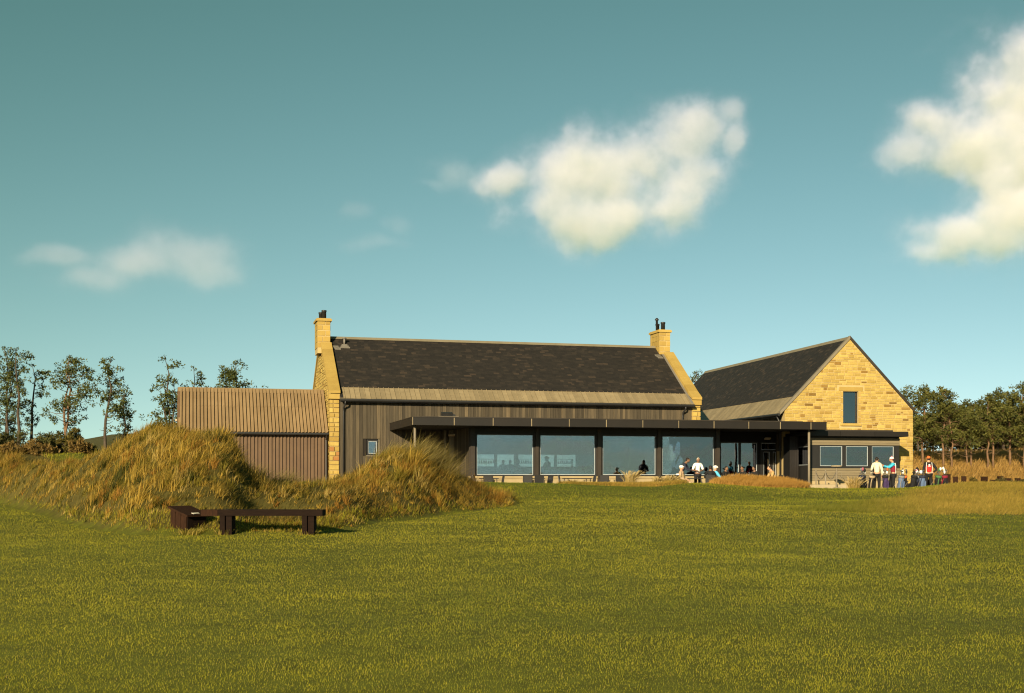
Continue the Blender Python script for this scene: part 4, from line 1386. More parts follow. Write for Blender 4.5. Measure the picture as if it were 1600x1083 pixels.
def tuft(label, x, y, n, h, spread, seed, ca, cb, lean=(.5, .1), name='grass_tuft', seeds=True):
    """one clump of pampas-like grass: arching stems with pale seed heads"""
    g = np.random.default_rng(seed)
    z = float(height(np.array([x]), np.array([y]))[0])
    V, F, C = [], [], []
    for i in range(n):
        a = g.uniform(0, 2 * math.pi); d = spread * .25 * g.random() ** .5
        b0 = np.array([math.cos(a) * d, math.sin(a) * d, -.05])
        L_ = h * g.uniform(.55, 1.15)
        ln = np.array([lean[0] + g.normal(0, .3) + math.cos(a) * .25, lean[1] + math.sin(a) * .25]) * L_ * .8
        th = g.uniform(0, math.pi); wx, wy = math.cos(th), math.sin(th)
        c = np.array(ca) * (1 - (q := g.random())) + np.array(cb) * q
        head = seeds and g.random() < .4
        k0 = len(V); m = 5
        for j in range(m + 1):
            t_ = j / m
            p = b0 + np.array([ln[0] * t_ ** 1.8, ln[1] * t_ ** 1.8, L_ * t_ * (1 - .18 * t_ * t_)])
            wd = .011 * (1 - t_ * .7)
            if head and t_ > .7: wd = .03 * (1.05 - t_) / .3 + .008; 
            V += [p - np.array([wx, wy, 0]) * wd, p + np.array([wx, wy, 0]) * wd]
            cc = c if not (head and t_ > .7) else c * .4 + np.array((.55, .42, .22)) * .6
            C += [cc, cc]
        for j in range(m):
            a_ = k0 + 2 * j; F.append((a_, a_ + 1, a_ + 3, a_ + 2))
    o = npmesh(name, np.array(V), np.array(F), M['grass'], np.array(C))
    o.location = (x, y, z)
    return tag(o, label, 'grass clump', 'seeding grass clumps by the terrace')


tuft('tall seeding grass clump before the third glass pane', at_bearing(984, 55.2), 55.2, 240, .80, .9, 1, (.30, .23, .07), (.56, .42, .17), (.35, 0))
tuft('drooping grass clump before the fourth glass pane', at_bearing(1028, 54.6), 54.6, 150, .5, 1.0, 2, (.20, .16, .035), (.42, .30, .09), (.5, 0))
tuft('drooping grass clump beside the seated man in a white cap', at_bearing(1046, 54.4), 54.4, 150, .52, 1.0, 3, (.20, .16, .035), (.42, .30, .09), (.55, 0))
tuft('low grass clump before the second glass pane', at_bearing(893, 55.4), 55.4, 70, .3, .8, 4, (.14, .10, .03), (.3, .2, .05), (.3, 0))
tuft('upright seeding grass clump between the steps and the golf bags', at_bearing(1334, 57.0), 57.0, 220, .78, .9, 5, (.26, .19, .05), (.52, .36, .12), (.1, 0))

# ------------------------------------------------------------------ bench and wedge box at the foot of the dune
zb = float(height(np.array([-5.3]), np.array([26.2]))[0])
bn = thing('bench', 'dark chunky timber bench on two block legs at the foot of the dune', 'bench', (-5.25, 26.0, zb), R(-2.0))
b = MB(); b.box(-1.0, 1.24, -.19, .19, .40, .53); b.build('seat', M['sleeper'], bn)
b = MB(); b.box(-1.36, -1.004, -.19, .19, .397, .528); b.build('seat_end', M['sleeper2'], bn)
for a in (-.96, .80):
    b = MB(); b.box(a + .13, a + .25, -.15, .15, -.25, .398); b.build('leg', M['sleeper'], bn)
    b = MB(); b.box(a, a + .105, -.17, .13, -.25, .398); b.build('leg', M['sleeper'], bn)
    b = MB(); b.box(a + .11, a + .125, -.12, .12, .0, .39); b.build('spacer', M['sleeper2'], bn)
for a in (-.86, .90):
    for q in (-.1, .1):
        b = MB(); b.lathe((a + .0, q, .53), [(.018, 0), (.018, .006), (.01, .009)], 8); b.build('bolt', M['black'], bn)
tuft('ragged grass at the left bench legs', -6.15, 26.05, 120, .17, .9, 11, (.12, .11, .018), (.32, .23, .05), (.2, 0), seeds=False)
tuft('ragged grass at the right bench legs', -4.38, 25.95, 110, .15, .8, 12, (.12, .11, .018), (.32, .23, .05), (.2, 0), seeds=False)
tuft('ragged grass at the foot of the wedge box', -6.85, 25.95, 130, .17, 1.0, 13, (.14, .12, .018), (.34, .25, .05), (.2, 0), seeds=False)
xb, yb = -7.0, 26.35
zb2 = float(height(np.array([xb]), np.array([yb]))[0])
wb = thing('timber_box', 'dark wedge-shaped timber box with a sloping lid left of the bench', 'box', (xb, yb, zb2 - .13), R(58))
b = MB()
b.prism([(-.27, -.22, -.15), (-.27, .26, -.15), (-.27, .26, .46), (-.27, -.22, .30)], (.54, 0, 0)); b.build('body', M['sleeper2'], wb)
for i in range(3):
    b = MB(); b.box(-.27 + .18 * i + .006, -.27 + .18 * (i + 1) - .006, -.238, -.221, -.1, .285); b.build('plank', M['sleeper'], wb)
for i in range(3):
    b = MB(); b.box(-.288, -.271, -.22 + .16 * i + .005, -.22 + .16 * (i + 1) - .005, -.1, .30 + .055 * i); b.build('plank', M['sleeper2'], wb)
b = MB(); b.prism([(-.33, -.30, .285), (-.33, .30, .475), (-.33, .30, .515), (-.33, -.30, .325)], (.66, 0, 0)); b.build('lid', M['sleeper2'], wb)
b = MB(); b.obox((-.02, -.22, .362), (.10, 0, 0), (0, .022, .007), (0, -.001, .004)); b.obox((-.08, -.24, .358), (.05, .01, .002), (0, .03, .01), (0, -.001, .004)); b.build('paper_scrap', mat('pale_paper', (.6, .55, .45), None, 3, .8), wb)

# ------------------------------------------------------------------ dark sleeper posts along the right
r = random.Random(8)
ordn = ['first', 'second', 'third', 'fourth', 'fifth', 'sixth', 'seventh', 'eighth', 'ninth', 'tenth', 'eleventh', 'twelfth']
for k, (p, w_, top, y) in enumerate([(1429, .28, 1.62, 62), (1452, .3, 1.6, 62.4), (1464, .22, 1.62, 62), (1480, .26, 1.86, 61.6), (1493, .24, 1.74, 62), (1506, .22, 1.76, 62.2), (1538, .28, 1.74, 61.5), (1551, .2, 1.58, 61.8),
                                     (1563, .24, 1.76, 62), (1575, .28, 1.66, 62.2), (1590, .22, 1.66, 61.8), (1602, .3, 1.6, 61.6)]):
    o = thing('sleeper_post', '%s upright dark sleeper post counting from the stone wing' % ordn[k], 'post', (at_bearing(p, y), y, FLOOR), R(r.uniform(-25, 25)), 'sleeper posts along the terrace edge')
    b = MB(); b.box(-w_ / 2, w_ / 2, -.1, .1, -.3, top - FLOOR); b.build('timber', M['sleeper2'], o)
    b = MB(); b.prism([(-w_ / 2 - .006, -.106, top - FLOOR + .002), (w_ / 2 + .006, -.106, top - FLOOR + .002), (w_ / 2 + .006, .106, top - FLOOR + .002), (-w_ / 2 - .006, .106, top - FLOOR + .002)], (.0, 0, .03)); b.build('cap', M['sleeper'], o)

# ------------------------------------------------------------------ rope barrier on the steps
bx_ = [(1275, 63.3), (1290, 63.0), (1307, 62.8)]
pp = []
for k, (p, y) in enumerate(bx_):
    x = at_bearing(p, y); zt = 2.10 if k < 2 else 2.18
    nm = ['barrier post nearest the canopy post on the steps', 'middle barrier post on the steps', None][k]
    z0 = 1.17
    if k < 2:
        o = thing('barrier_post', 'slim steel ' + nm, 'post', (x, y, z0), 0, 'chain barrier posts')
        b = MB(); b.lathe((0, 0, 0), [(.14, 0), (.14, .02), (.03, .05), (.028, zt - z0 - .05), (.04, zt - z0 - .03), (.03, zt - z0)], 10); b.build('pole', M['steel'], o, True)
    else:
        o = thing('tall_bar_table', 'tall thin-stemmed round table at the end of the chain barrier', 'table', (x, y, z0), 0)
        b = MB(); b.lathe((0, 0, 0), [(.2, 0), (.2, .025), (.045, .06), (.045, 1.12)], 12); b.build('stem', M['steel'], o, True)
        b = MB(); b.lathe((0, 0, 1.12), [(.27, 0), (.28, .02), (.28, .05), (.26, .06)], 18); b.build('top', M['concrete'], o)
        b = MB(); b.path([(.13 + .12 * math.cos(t), -.06, .68 + .17 * math.sin(t)) for t in [i * math.pi / 8 for i in range(17)]], .008, 5); b.build('hoop', M['steel'], o)
    pp.append(Vector((x, y, zt - .08)))
for k in range(2):
    a, c = pp[k], pp[k + 1]
    b = MB()
    b.path([a.lerp(c, t) + Vector((0, 0, -.42 * 4 * t * (1 - t) * (1 if k else .9))) - a for t in [i / 10 for i in range(11)]], .014, 5)
    o = b.build('barrier_chain', M['black']); o.location = a
    tag(o, 'sagging dark chain %s' % ('between the first two barrier posts' if k == 0 else 'from the middle post to the tall table'), 'chain', 'barrier chains')

# ------------------------------------------------------------------ furniture
ME_C = {}
def chair(label, x, y, rz, z=FLOOR, group='dark terrace chairs'):
    t = thing('terrace_chair', label, 'chair', (x, y, z), rz, group)
    if not ME_C:
        b = MB(); b.box(-.24, .24, -.24, .22, .42, .46); ME_C['seat'] = b.mesh('seat', M['black'])
        b = MB(); b.obox((0, .25, .68), (.23, 0, 0), (0, .015, -.004), (0, .04, .21)); ME_C['backrest'] = b.mesh('backrest', M['black'])
        for k, (lx, ly) in enumerate(((-.22, -.21), (.22, -.21), (-.22, .22), (.22, .22))):
            b = MB(); b.path([(lx, ly + (.05 if ly > 0 else -.02), 0), (lx, ly, .44)] + ([(lx, ly + .07, .88)] if ly > 0 else [(lx, ly, .64)]), .018, 6); ME_C['leg%d' % k] = b.mesh('leg', M['black'])
        for k, s in enumerate((-1, 1)):
            b = MB(); b.box(s * .24 - .03, s * .24 + .03, -.24, .26, .63, .66); ME_C['arm%d' % k] = b.mesh('armrest', M['black'])
    for k, me in ME_C.items(): put(me.name.split('.')[0], me, t)
    return t


def table(label, x, y, rz=AM, w=.8, d=.8, h=.74, z=FLOOR):
    t = thing('terrace_table', label, 'table', (x, y, z), rz, 'dark terrace tables')
    b = MB(); b.box(-w / 2, w / 2, -d / 2, d / 2, h - .04, h); b.build('top', M['black'], t)
    for a in (-1, 1):
        for c in (-1, 1):
            b = MB(); b.path([(a * (w / 2 - .06), c * (d / 2 - .06), 0), (a * (w / 2 - .08), c * (d / 2 - .08), h - .04)], .022, 6); b.build('leg', M['black'], t)
    return t


def TB(p, y): return at_bearing(p, y), y
for lab, p, y, rz in [('dark chair before the dune end of the glass front', 749, 59.2, 80), ('dark chair seen from behind, first before the glass', 763, 58.9, 180),
                      ('dark chair turned side on beside the first table', 778, 59.3, -80), ('dark chair before the first mullion', 826, 59.4, 170),
                      ('dark chair right of the first mullion, back to the lawn', 841, 59.2, 190), ('dark chair at the second table', 853, 59.6, -60),
                      ('dark chair before the second pane by the long table', 882, 59.5, 80), ('dark chair at the end of the long table', 921, 59.5, -80),
                      ('dark chair before the second mullion', 945, 59.7, 170), ('dark chair under the third pane', 968, 59.8, 185)]:
    chair(lab, *TB(p, y), R(rz))
table('first dark terrace table before the glass', *TB(764, 60.0))
table('second dark terrace table by the first mullion', *TB(836, 60.3))
table('long dark table before the second pane', *TB(902, 60.0), w=1.3)

# bar behind the glass: shelves with bottles, a counter
def IN(u, v, z): return locM(u, v, z)
for s, (u0, u1, nm) in enumerate(((9.75, 11.10, 'first'), (12.60, 13.75, 'second'), (14.95, 16.1, 'third'))):
    t = thing('bar_shelf', '%s bar shelf unit in the glazed room counting from the dune' % nm, 'shelf', IN(u0, 8.6, 1.38), AM, 'bar shelves')
    for z in (.83, 1.26, 1.52):
        b = MB(); b.box(0, u1 - u0, -.12, .12, z - .02, z); b.build('shelf_board', M['interior'], t)
    for q in (0, u1 - u0):
        b = MB(); b.box(q - .02, q + .02, -.12, .12, 0, 1.54); b.build('upright', M['interior'], t)
    r = random.Random(s)
    q, qn = .08, 0
    while q < u1 - u0 - .06:
        for zz in (.83, 1.26):
            hb = r.uniform(.22, .33) if zz < 1 else r.uniform(.16, .22)
            b = MB(); rr = r.uniform(.032, .045)
            b.lathe((0, 0, 0), [(rr, 0), (rr, hb * .6), (.013, hb * .75), (.013, hb)], 8)
            o = b.build('bottle', M['black']); o.location = IN(u0 + q, 8.6, 1.38 + zz + .002)
            tag(o, 'bottle %s on the %s board of the %s bar shelf unit' % (('at the dune end' if q < .1 else '%s from the dune end' % ordn[qn]), 'lower' if zz < 1 else 'upper', nm), 'bottle', 'bottles on the bar shelves, %s unit' % nm)
        q += r.uniform(.10, .17); qn += 1
t = thing('bar_counter', 'dark bar counter inside the glazed room', 'counter', IN(9.0, 7.2, 1.38), AM)
b = MB(); b.box(0, 7.5, -.3, .3, 0, .98); b.build('front', M['interior'], t)
b = MB(); b.box(-.05, 7.55, -.36, .36, .98, 1.03); b.build('top', M['sleeper2'], t)
for k, (u, v) in enumerate(((8.4, -2.4), (11.6, -2.6), (14.4, -2.5), (15.8, -2.4), (18.3, -2.6))):
    o = table('%s dining table inside the glass counting from the dune' % ordn[k], *IN(u, v, 0)[:2], z=1.38, w=1.0)
    o['group'] = 'dining tables inside'
    for j, (du, dv, rz) in enumerate(((-.75, 0, 90), (.75, 0, -90))):
        q = IN(u + du, v + dv, 0)
        chair('chair on the %s side of the %s dining table inside' % (('dune', 'wing')[j], ordn[k]), q.x, q.y, AM + R(rz), 1.38, 'chairs inside the glass')

# ------------------------------------------------------------------ people
def cloth(name, c, rough=.85):
    return mat(name, c, tuple(v * .8 for v in c), 14, rough, .002, detail=2)
SKIN = mat('skin', (.50, .27, .16), (.44, .23, .13), 20, .55)
SKIN_D = mat('tanned_skin', (.20, .105, .06), (.17, .09, .05), 20, .55)
CL = {k: cloth('cloth_' + k, c) for k, c in dict(white=(.82, .80, .74), cream=(.70, .62, .44), black=(.012, .012, .012), navy=(.02, .025, .045), beige=(.40, .28, .17),
      tan=(.45, .29, .12), blue=(.05, .42, .60), sky=(.10, .45, .66), red=(.55, .025, .02), maroon=(.22, .015, .03), orange=(.55, .13, .03), grey=(.2, .2, .2), denim=(.10, .15, .26),
      green=(.06, .15, .05), purple=(.05, .03, .09), khaki=(.36, .27, .16), pink=(.36, .10, .14)).items()}
HAIR = {'dark': mat('dark_hair', (.015, .011, .008), None, 3, .6), 'grey': mat('grey_hair', (.42, .36, .28), None, 3, .7), 'brown': mat('brown_hair', (.07, .035, .015), None, 3, .6)}


def skin_mesh(J, bones, radii, sub=1):
    """grow a surface round joined bones with the skin modifier; first joint is the root"""
    names = list(radii)
    ix = {n_: i for i, n_ in enumerate(names)}
    me = bpy.data.meshes.new('tmp')
    me.from_pydata([J[n_] for n_ in names], [(ix[a], ix[c]) for a, c in bones], [])
    ob = bpy.data.objects.new('tmp', me); COL.objects.link(ob)
    md = ob.modifiers.new('Skin', 'SKIN'); md.use_smooth_shade = True
    for n_, v in zip(names, me.skin_vertices[0].data):
        rr = radii[n_]; v.radius = rr if hasattr(rr, '__len__') else (rr, rr)
        v.use_root = (n_ == names[0])
    sb = ob.modifiers.new('Sub', 'SUBSURF'); sb.levels = sub; sb.render_levels = sub
    dg = bpy.context.evaluated_depsgraph_get()
    ev = ob.evaluated_get(dg)
    m2 = bpy.data.meshes.new_from_object(ev)
    bpy.data.objects.remove(ob); bpy.data.meshes.remove(me)
    V = [tuple(v.co) for v in m2.vertices]; F = [tuple(p.vertices) for p in m2.polygons]
    bpy.data.meshes.remove(m2)
    return V, F


def joints(pose):
    V = Vector
    J = {}
    if pose['kind'] == 'stand':
        hp = .94
        J['pelvis'] = V((0, 0, hp)); sx = .09
        st = pose.get('stance', .0)
        for s, n_ in ((-1, 'L'), (1, 'R')):
            J['hip' + n_] = V((s * sx, 0, hp - .06))
            J['knee' + n_] = V((s * (sx + .02), -.03 - st * s * .5, .50))
            J['ank' + n_] = V((s * (sx + .03), .03 - st * s, .09)); J['toe' + n_] = J['ank' + n_] + V((s * .03, -.17, -.05))
    else:
        hp = .54
        J['pelvis'] = V((0, .05, hp)); sx = .10
        fw = pose.get('reach', .0)
        for s, n_ in ((-1, 'L'), (1, 'R')):
            J['hip' + n_] = V((s * sx, 0.02, hp - .02))
            J['knee' + n_] = V((s * (sx + .05), -.42, .52))
            J['ank' + n_] = V((s * (sx + .03), -.44 - fw, .09)); J['toe' + n_] = J['ank' + n_] + V((s * .03, -.17, -.05))
    ly, lx = pose.get('lean', .0), pose.get('side', .0)        # forward lean, side lean per metre of spine
    P = J['pelvis']
    def sp(d): return P + Vector((lx * d, -ly * d, d))
    J['belly'] = sp(.20); J['chest'] = sp(.40); J['neck0'] = sp(.52); J['neck'] = sp(.60)
    J['head'] = sp(.70) + Vector((0, -.03 + pose.get('nod', 0) * -.05, 0))
    for s, n_ in ((-1, 'L'), (1, 'R')):
        J['sho' + n_] = sp(.48) + Vector((s * .175, 0, -.01))
        a = pose.get('arm' + n_, 'down')
        S = J['sho' + n_]
        if a == 'down': e, w_ = Vector((s * .07, .03, -.28)), Vector((s * .07, -.05, -.53))
        elif a == 'front': e, w_ = Vector((s * .09, -.02, -.27)), Vector((-s * .06, -.22, -.30))
        elif a == 'lap': e, w_ = Vector((s * .10, -.04, -.26)), Vector((-s * .02, -.28, -.36))
        elif a == 'table': e, w_ = Vector((s * .10, -.14, -.24)), Vector((-s * .03, -.38, -.26))
        elif a == 'point': e, w_ = Vector((s * .08, -.20, -.16)), Vector((s * .02, -.44, -.06))
        elif a == 'hip': e, w_ = Vector((s * .20, .06, -.26)), Vector((s * .05, -.03, -.42))
        else: e, w_ = a
        J['elb' + n_] = S + e; J['wri' + n_] = S + w_
        J['hand' + n_] = J['wri' + n_] + (J['wri' + n_] - J['elb' + n_]).normalized() * .07
    return J


BODY_B = [('pelvis', 'belly'), ('belly', 'chest'), ('chest', 'neck0'), ('neck0', 'neck'), ('neck', 'head')]
for n_ in 'LR': BODY_B += [('pelvis', 'hip' + n_), ('hip' + n_, 'knee' + n_), ('knee' + n_, 'ank' + n_), ('ank' + n_, 'toe' + n_), ('neck0', 'sho' + n_), ('sho' + n_, 'elb' + n_), ('elb' + n_, 'wri' + n_)]


def person(label, x, y, rz, pose, shirt='black', trousers='black', hair='dark', hat=None, vest=None, skin=None, sleeves='long', z=FLOOR, sc=1.0, group=None, sub=1, extra=None, grp=None):
    """facing -Y before rz turns the figure"""
    skin = skin or SKIN
    t = thing('person', label, 'person', (x, y, z), rz, group)
    t.scale = (sc, sc, sc)
    J = joints(pose)
    R_ = dict(pelvis=(.125, .10), belly=(.12, .095), chest=(.135, .10), neck0=(.075, .07), neck=.052, head=.07)
    for n_ in 'LR':
        R_.update({'hip' + n_: .085, 'knee' + n_: .058, 'ank' + n_: .040, 'toe' + n_: .034, 'sho' + n_: .06, 'elb' + n_: .042, 'wri' + n_: .028})
    V, F = skin_mesh(J, BODY_B, R_, sub)
    b = MB(); b.add(V, F)
    H = J['head']
    b.ell(H, (.076, .095, .118), 12, 9)
    b.ell(H + Vector((0, -.098, -.012)), (.014, .022, .026), 6, 5)                      # nose
    b.ell(H + Vector((0, -.088, -.062)), (.026, .012, .008), 6, 4)                      # mouth
    for s in (-1, 1):
        b.ell(H + Vector((s * .078, .005, -.005)), (.012, .024, .034), 6, 5)            # ears
        b.ell(H + Vector((s * .031, -.086, .016)), (.013, .008, .008), 6, 4)            # eyes
    for s, n_ in ((-1, 'L'), (1, 'R')):                                                # hands: palm, four fingers, thumb
        w_, d = J['wri' + n_], (J['hand' + n_] - J['wri' + n_]).normalized()
        side = d.cross(Vector((0, 0, 1)))
        if side.length < .2: side = Vector((0, 1, 0)).cross(d)
        side.normalize(); nn = side.cross(d).normalized()
        c = w_ + d * .045
        b.path([w_ - d * .01, w_ + d * .03, w_ + d * .085], [.026, .036, .034], 8)
        for i, fl_ in enumerate((.060, .072, .068, .052)):
            p0 = w_ + d * .082 + side * (-.027 + .018 * i)
            b.path([p0, p0 + d * fl_ * .55 - nn * .006, p0 + d * fl_ - nn * .024], [.0095, .0085, .006], 5)
        p0 = w_ + d * .025 - side * s * .03
        b.path([p0, p0 + d * .03 - side * s * .022, p0 + d * .062 - side * s * .026 - nn * .01], [.011, .0095, .007], 5)
    b.build('body', skin, t, True)
    # clothes
    SR = {'pelvis': (.15, .125), 'belly': (.147, .118), 'chest': (.16, .125), 'neck0': (.10, .085)}
    SB = [('pelvis', 'belly'), ('belly', 'chest'), ('chest', 'neck0')]
    for n_ in 'LR':
        SB += [('neck0', 'sho' + n_), ('sho' + n_, 'elb' + n_)]
        SR.update({'sho' + n_: .085, 'elb' + n_: .062})
        if sleeves == 'long': SB.append(('elb' + n_, 'wri' + n_)); SR['wri' + n_] = .044
    V, F = skin_mesh(J, SB, SR, sub)
    b = MB(); b.add(V, F); b.build('shirt', CL[shirt], t, True)
    TR = {'pelvis': (.142, .118)}
    TBn = []
    for n_ in 'LR':
        TBn += [('pelvis', 'hip' + n_), ('hip' + n_, 'knee' + n_), ('knee' + n_, 'ank' + n_)]
        TR.update({'hip' + n_: .105, 'knee' + n_: .078, 'ank' + n_: .062})
    V, F = skin_mesh(J, TBn, TR, sub)
    b = MB(); b.add(V, F); b.build('trousers', CL[trousers], t, True)
    for n_ in 'LR':
        b = MB(); a, c = J['ank' + n_], J['toe' + n_]
        b.ell((a + c) / 2 + Vector((0, .01, -.015)), (.048, .14, .05), 8, 6); b.build('shoe', CL['white'] if extra == 'whiteshoes' else CL['black'], t, True)
    if vest:
        VR_ = {'pelvis': (.158, .135), 'belly': (.158, .130), 'chest': (.172, .138), 'neck0': (.125, .095)}
        V, F = skin_mesh(J, [('pelvis', 'belly'), ('belly', 'chest'), ('chest', 'neck0')], VR_, sub)
        b = MB(); b.add(V, F); vo = b.build('bib', CL[vest], t, True)
        c = (J['chest'] + J['belly']) / 2
        bk = .158
        b = MB()
        for s in (-1, 1): b.path([c + Vector((s * .125, bk * .72, -.28)), c + Vector((s * .145, bk * .72, .0)), c + Vector((s * .12, bk * .62, .24))], .012, 5)
        b.build('piping', CL['white'], vo)
        b = MB(); b.ell(c + Vector((0, bk * .86, .11)), (.045, .012, .045), 10, 6); b.box(c.x - .07, c.x + .07, c.y + bk * .86, c.y + bk * .86 + .01, c.z + .035, c.z + .05)
        b.build('emblem', CL['white'], vo)
    hm = HAIR[hair]
    b = MB(); b.ell(H + Vector((0, .014, .022)), (.083, .098, .108), 12, 8)
    b.build('hair', hm, t, True)
    if hat:
        kind, c1 = hat[0], hat[1]
        b = MB()
        if kind == 'cap':
            b.ell(H + Vector((0, .004, .055)), (.092, .108, .082), 12, 8)
            b.path([H + Vector((0, -.06, .052)), H + Vector((0, -.12, .045)), H + Vector((0, -.18, .03))], [.075, .07, .02], 8)
            for k in range(len(b.v)):
                v = Vector(b.v[k]); rel = v - H
                if rel.y < -.105 : b.v[k] = tuple(H + Vector((rel.x, rel.y, .045 + (rel.z - .045) * .15)))
            b.build('cap', CL[c1], t, True)
        else:
            b.ell(H + Vector((0, .006, .06)), (.094, .110, .095), 12, 8)
            ho = b.build('beanie', CL[c1], t, True)
            if len(hat) > 2:
                b = MB(); b.lathe(H + Vector((0, .006, .015)), [(.098, 0), (.106, .02), (.098, .045)], 12); b.build('band', CL[hat[2]], ho, True)
                b = MB(); b.ell(H + Vector((0, .01, .165)), (.035, .035, .035), 8, 6); b.build('bobble', CL[hat[2]], ho, True)
    return t


G_T = 'people on the terrace'
def seat_at(x, y, rz, lab): chair(lab, x, y, rz, FLOOR)
person('person in white polo shirt standing on the terrace with hands together', at_bearing(1090, 60.6), 60.6, R(5), dict(kind='stand', armL='front', armR='front', nod=1, side=.02), 'white', 'black', 'grey', None, sleeves='short', skin=SKIN_D, group=G_T)
person('person in navy and white leaning forward left of the white polo', at_bearing(1062, 61.3), 61.3, R(70), dict(kind='stand', lean=.55, armL='table', armR='table', stance=.1), 'navy', 'white', 'dark', None, skin=SKIN_D, group=G_T)
for lab, p, y, rz, sh, tr, hr, hat, arm, ln, sk in [
    ('seated person in white cap and beige clothes with hands in lap', 1069, 59.3, 62, 'beige', 'beige', 'grey', ('cap', 'white'), 'lap', -.18, SKIN),
    ('seated person in black with their back to the lawn', 1110, 59.5, 170, 'black', 'black', 'dark', None, 'table', .1, SKIN_D),
    ('seated person in bright blue top and white cap', 1117.5, 60.7, 115, 'sky', 'navy', 'grey', ('cap', 'white'), 'table', .05, SKIN),
    ('seated person in black under the canopy at the first narrow window', 1133, 62.6, 40, 'black', 'black', 'dark', None, 'table', .15, SKIN_D),
    ('seated person in black before the second narrow window', 1160, 62.8, -30, 'black', 'black', 'dark', None, 'table', .1, SKIN_D),
    ('seated long-haired person in black nearest the door', 1180, 62.6, -50, 'black', 'black', 'dark', None, 'table', .2, SKIN_D),
    ('seated person in tan jacket reaching across the table in sunlight', 1211, 60.6, -80, 'tan', 'black', 'dark', None, 'table', .45, SKIN)]:
    x = at_bearing(p, y)
    person(lab, x, y, R(rz), dict(kind='sit', armL=arm, armR=arm, lean=ln), sh, tr, hr, hat, skin=sk, group=G_T)
    q = Matrix.Rotation(R(rz), 3, 'Z') @ Vector((0, .02, 0))
    chair('dark chair under the ' + lab.replace('seated ', '').split(' with ')[0].split(' reaching')[0], x + q.x, y + q.y, R(rz))
table('dark table by the person in white cap and beige', *TB(1082, 60.2))
table('dark table before the narrow windows', *TB(1147, 62.4), w=1.1)
table('dark table by the person in tan', *TB(1194, 61.2), w=1.0)

G_G = 'golfers by the bags'
person('person in cream sweater and black trousers seen from behind', at_bearing(1370, 59.0), 59.0, R(160), dict(kind='stand', armL='down', armR='down', stance=.05), 'cream', 'black', 'dark', None, skin=SKIN, group=G_G)
person('person in bright blue top and maroon bib wearing a white bobble hat', at_bearing(1396, 59.6), 59.6, R(-100), dict(kind='stand', armL='point', armR='point', lean=.08), 'blue', 'black', 'dark', ('beanie', 'white', 'pink'), 'maroon', skin=SKIN, group=G_G)
person('person in red bib and orange beanie seen from behind', at_bearing(1451, 59.4), 59.4, R(176), dict(kind='stand', armL='hip', armR='down', stance=.08), 'black', 'black', 'dark', ('beanie', 'orange'), 'red', skin=SKIN, group=G_G, extra='whiteshoes', sc=1.02)

G_I = 'people inside behind the glass'
for lab, p, y, rz in [('dark figure of a diner inside, nearest the dune', 786, 68.6, 20), ('dark figure of a diner inside, second from the dune', 797, 68.9, 10), ('dark figure of a diner inside beside the bright window', 807, 68.0, -30)]:
    x = at_bearing(p, y)
    person(lab, x, y, R(rz), dict(kind='sit', armL='table', armR='table', lean=.1), 'black', 'black', 'dark', None, z=1.38, skin=SKIN_D, group=G_I)
    chair('chair under the ' + lab.replace('dark figure of a ', ''), x, y, R(rz), 1.38, 'chairs inside the glass')
xI = at_bearing(856, 66.0)
person('dark capped figure of a diner inside behind the second pane', xI, 66.0, R(-60), dict(kind='sit', armL='table', armR='table', lean=.12), 'black', 'black', 'dark', ('cap', 'black'), z=1.38, sc=1.1, skin=SKIN_D, group=G_I)
chair('chair under the capped diner inside', xI, 66.0, R(-60), 1.38, 'chairs inside the glass')


# ------------------------------------------------------------------ golf bags
CLUB = mat('club_steel', (.5, .5, .5), None, 3, .25, metal=.9)
def golf_bag(label, x, y, rz, c1, c2, hc, seed):
    r = random.Random(seed)
    t = thing('golf_bag', label, 'golf bag', (x, y, FLOOR), rz, 'golf bags by the wing')
    Rm = Matrix.Rotation(R(-16), 3, 'X')
    def q(p): return Rm @ Vector(p)
    def rot(b):
        b.v = [tuple(q(p)) for p in b.v]; return b
    b = MB(); b.lathe((0, 0, 0), [(.12, 0), (.13, .03), (.115, .3), (.125, .6), (.14, .84)], 12); rot(b).build('body', CL[c1], t, True)
    b = MB(); b.lathe((0, 0, .80), [(.15, 0), (.155, .04), (.15, .09), (.12, .09)], 12); rot(b).build('rim', CL[c2], t, True)
    b = MB(); b.box(-.085, .085, -.20, -.10, .12, .45); rot(b).build('pocket', CL[c2], t)
    b = MB(); b.box(-.17, -.10, -.08, .08, .2, .62); rot(b).build('pocket', CL[c1], t)
    b = MB(); b.path([(.05, .13, .78), (.12, .22, .6), (.12, .24, .42), (.05, .13, .25)], .022, 6); rot(b).build('strap', CL[c2], t)
    for s in (-1, 1):
        b = MB(); b.path([q((s * .05, -.13, .76)), Vector((s * .22, -.52, 0))], .012, 5); b.build('stand_leg', M['steel'], t)
    for i in range(7):
        a = r.uniform(0, 2 * math.pi); d = r.uniform(.02, .10); hh_ = r.uniform(1.0, 1.2)
        px, py = d * math.cos(a), d * math.sin(a)
        b = MB(); b.path([(px, py, .7), (px * 1.3, py * 1.3, hh_)], .007, 5)
        if i < 3:
            cb = MB(); cb.ell((px * 1.3, py * 1.3 - .02, hh_ + .05), (.05, .065, .085), 8, 6); rot(cb).build('head_cover', CL[hc[i % len(hc)]], t, True)
        else: b.obox((px * 1.3 + .025, py * 1.3, hh_), (.04, 0, .015), (0, .008, 0), (-.01, 0, .025))
        rot(b).build('club', CLUB, t)


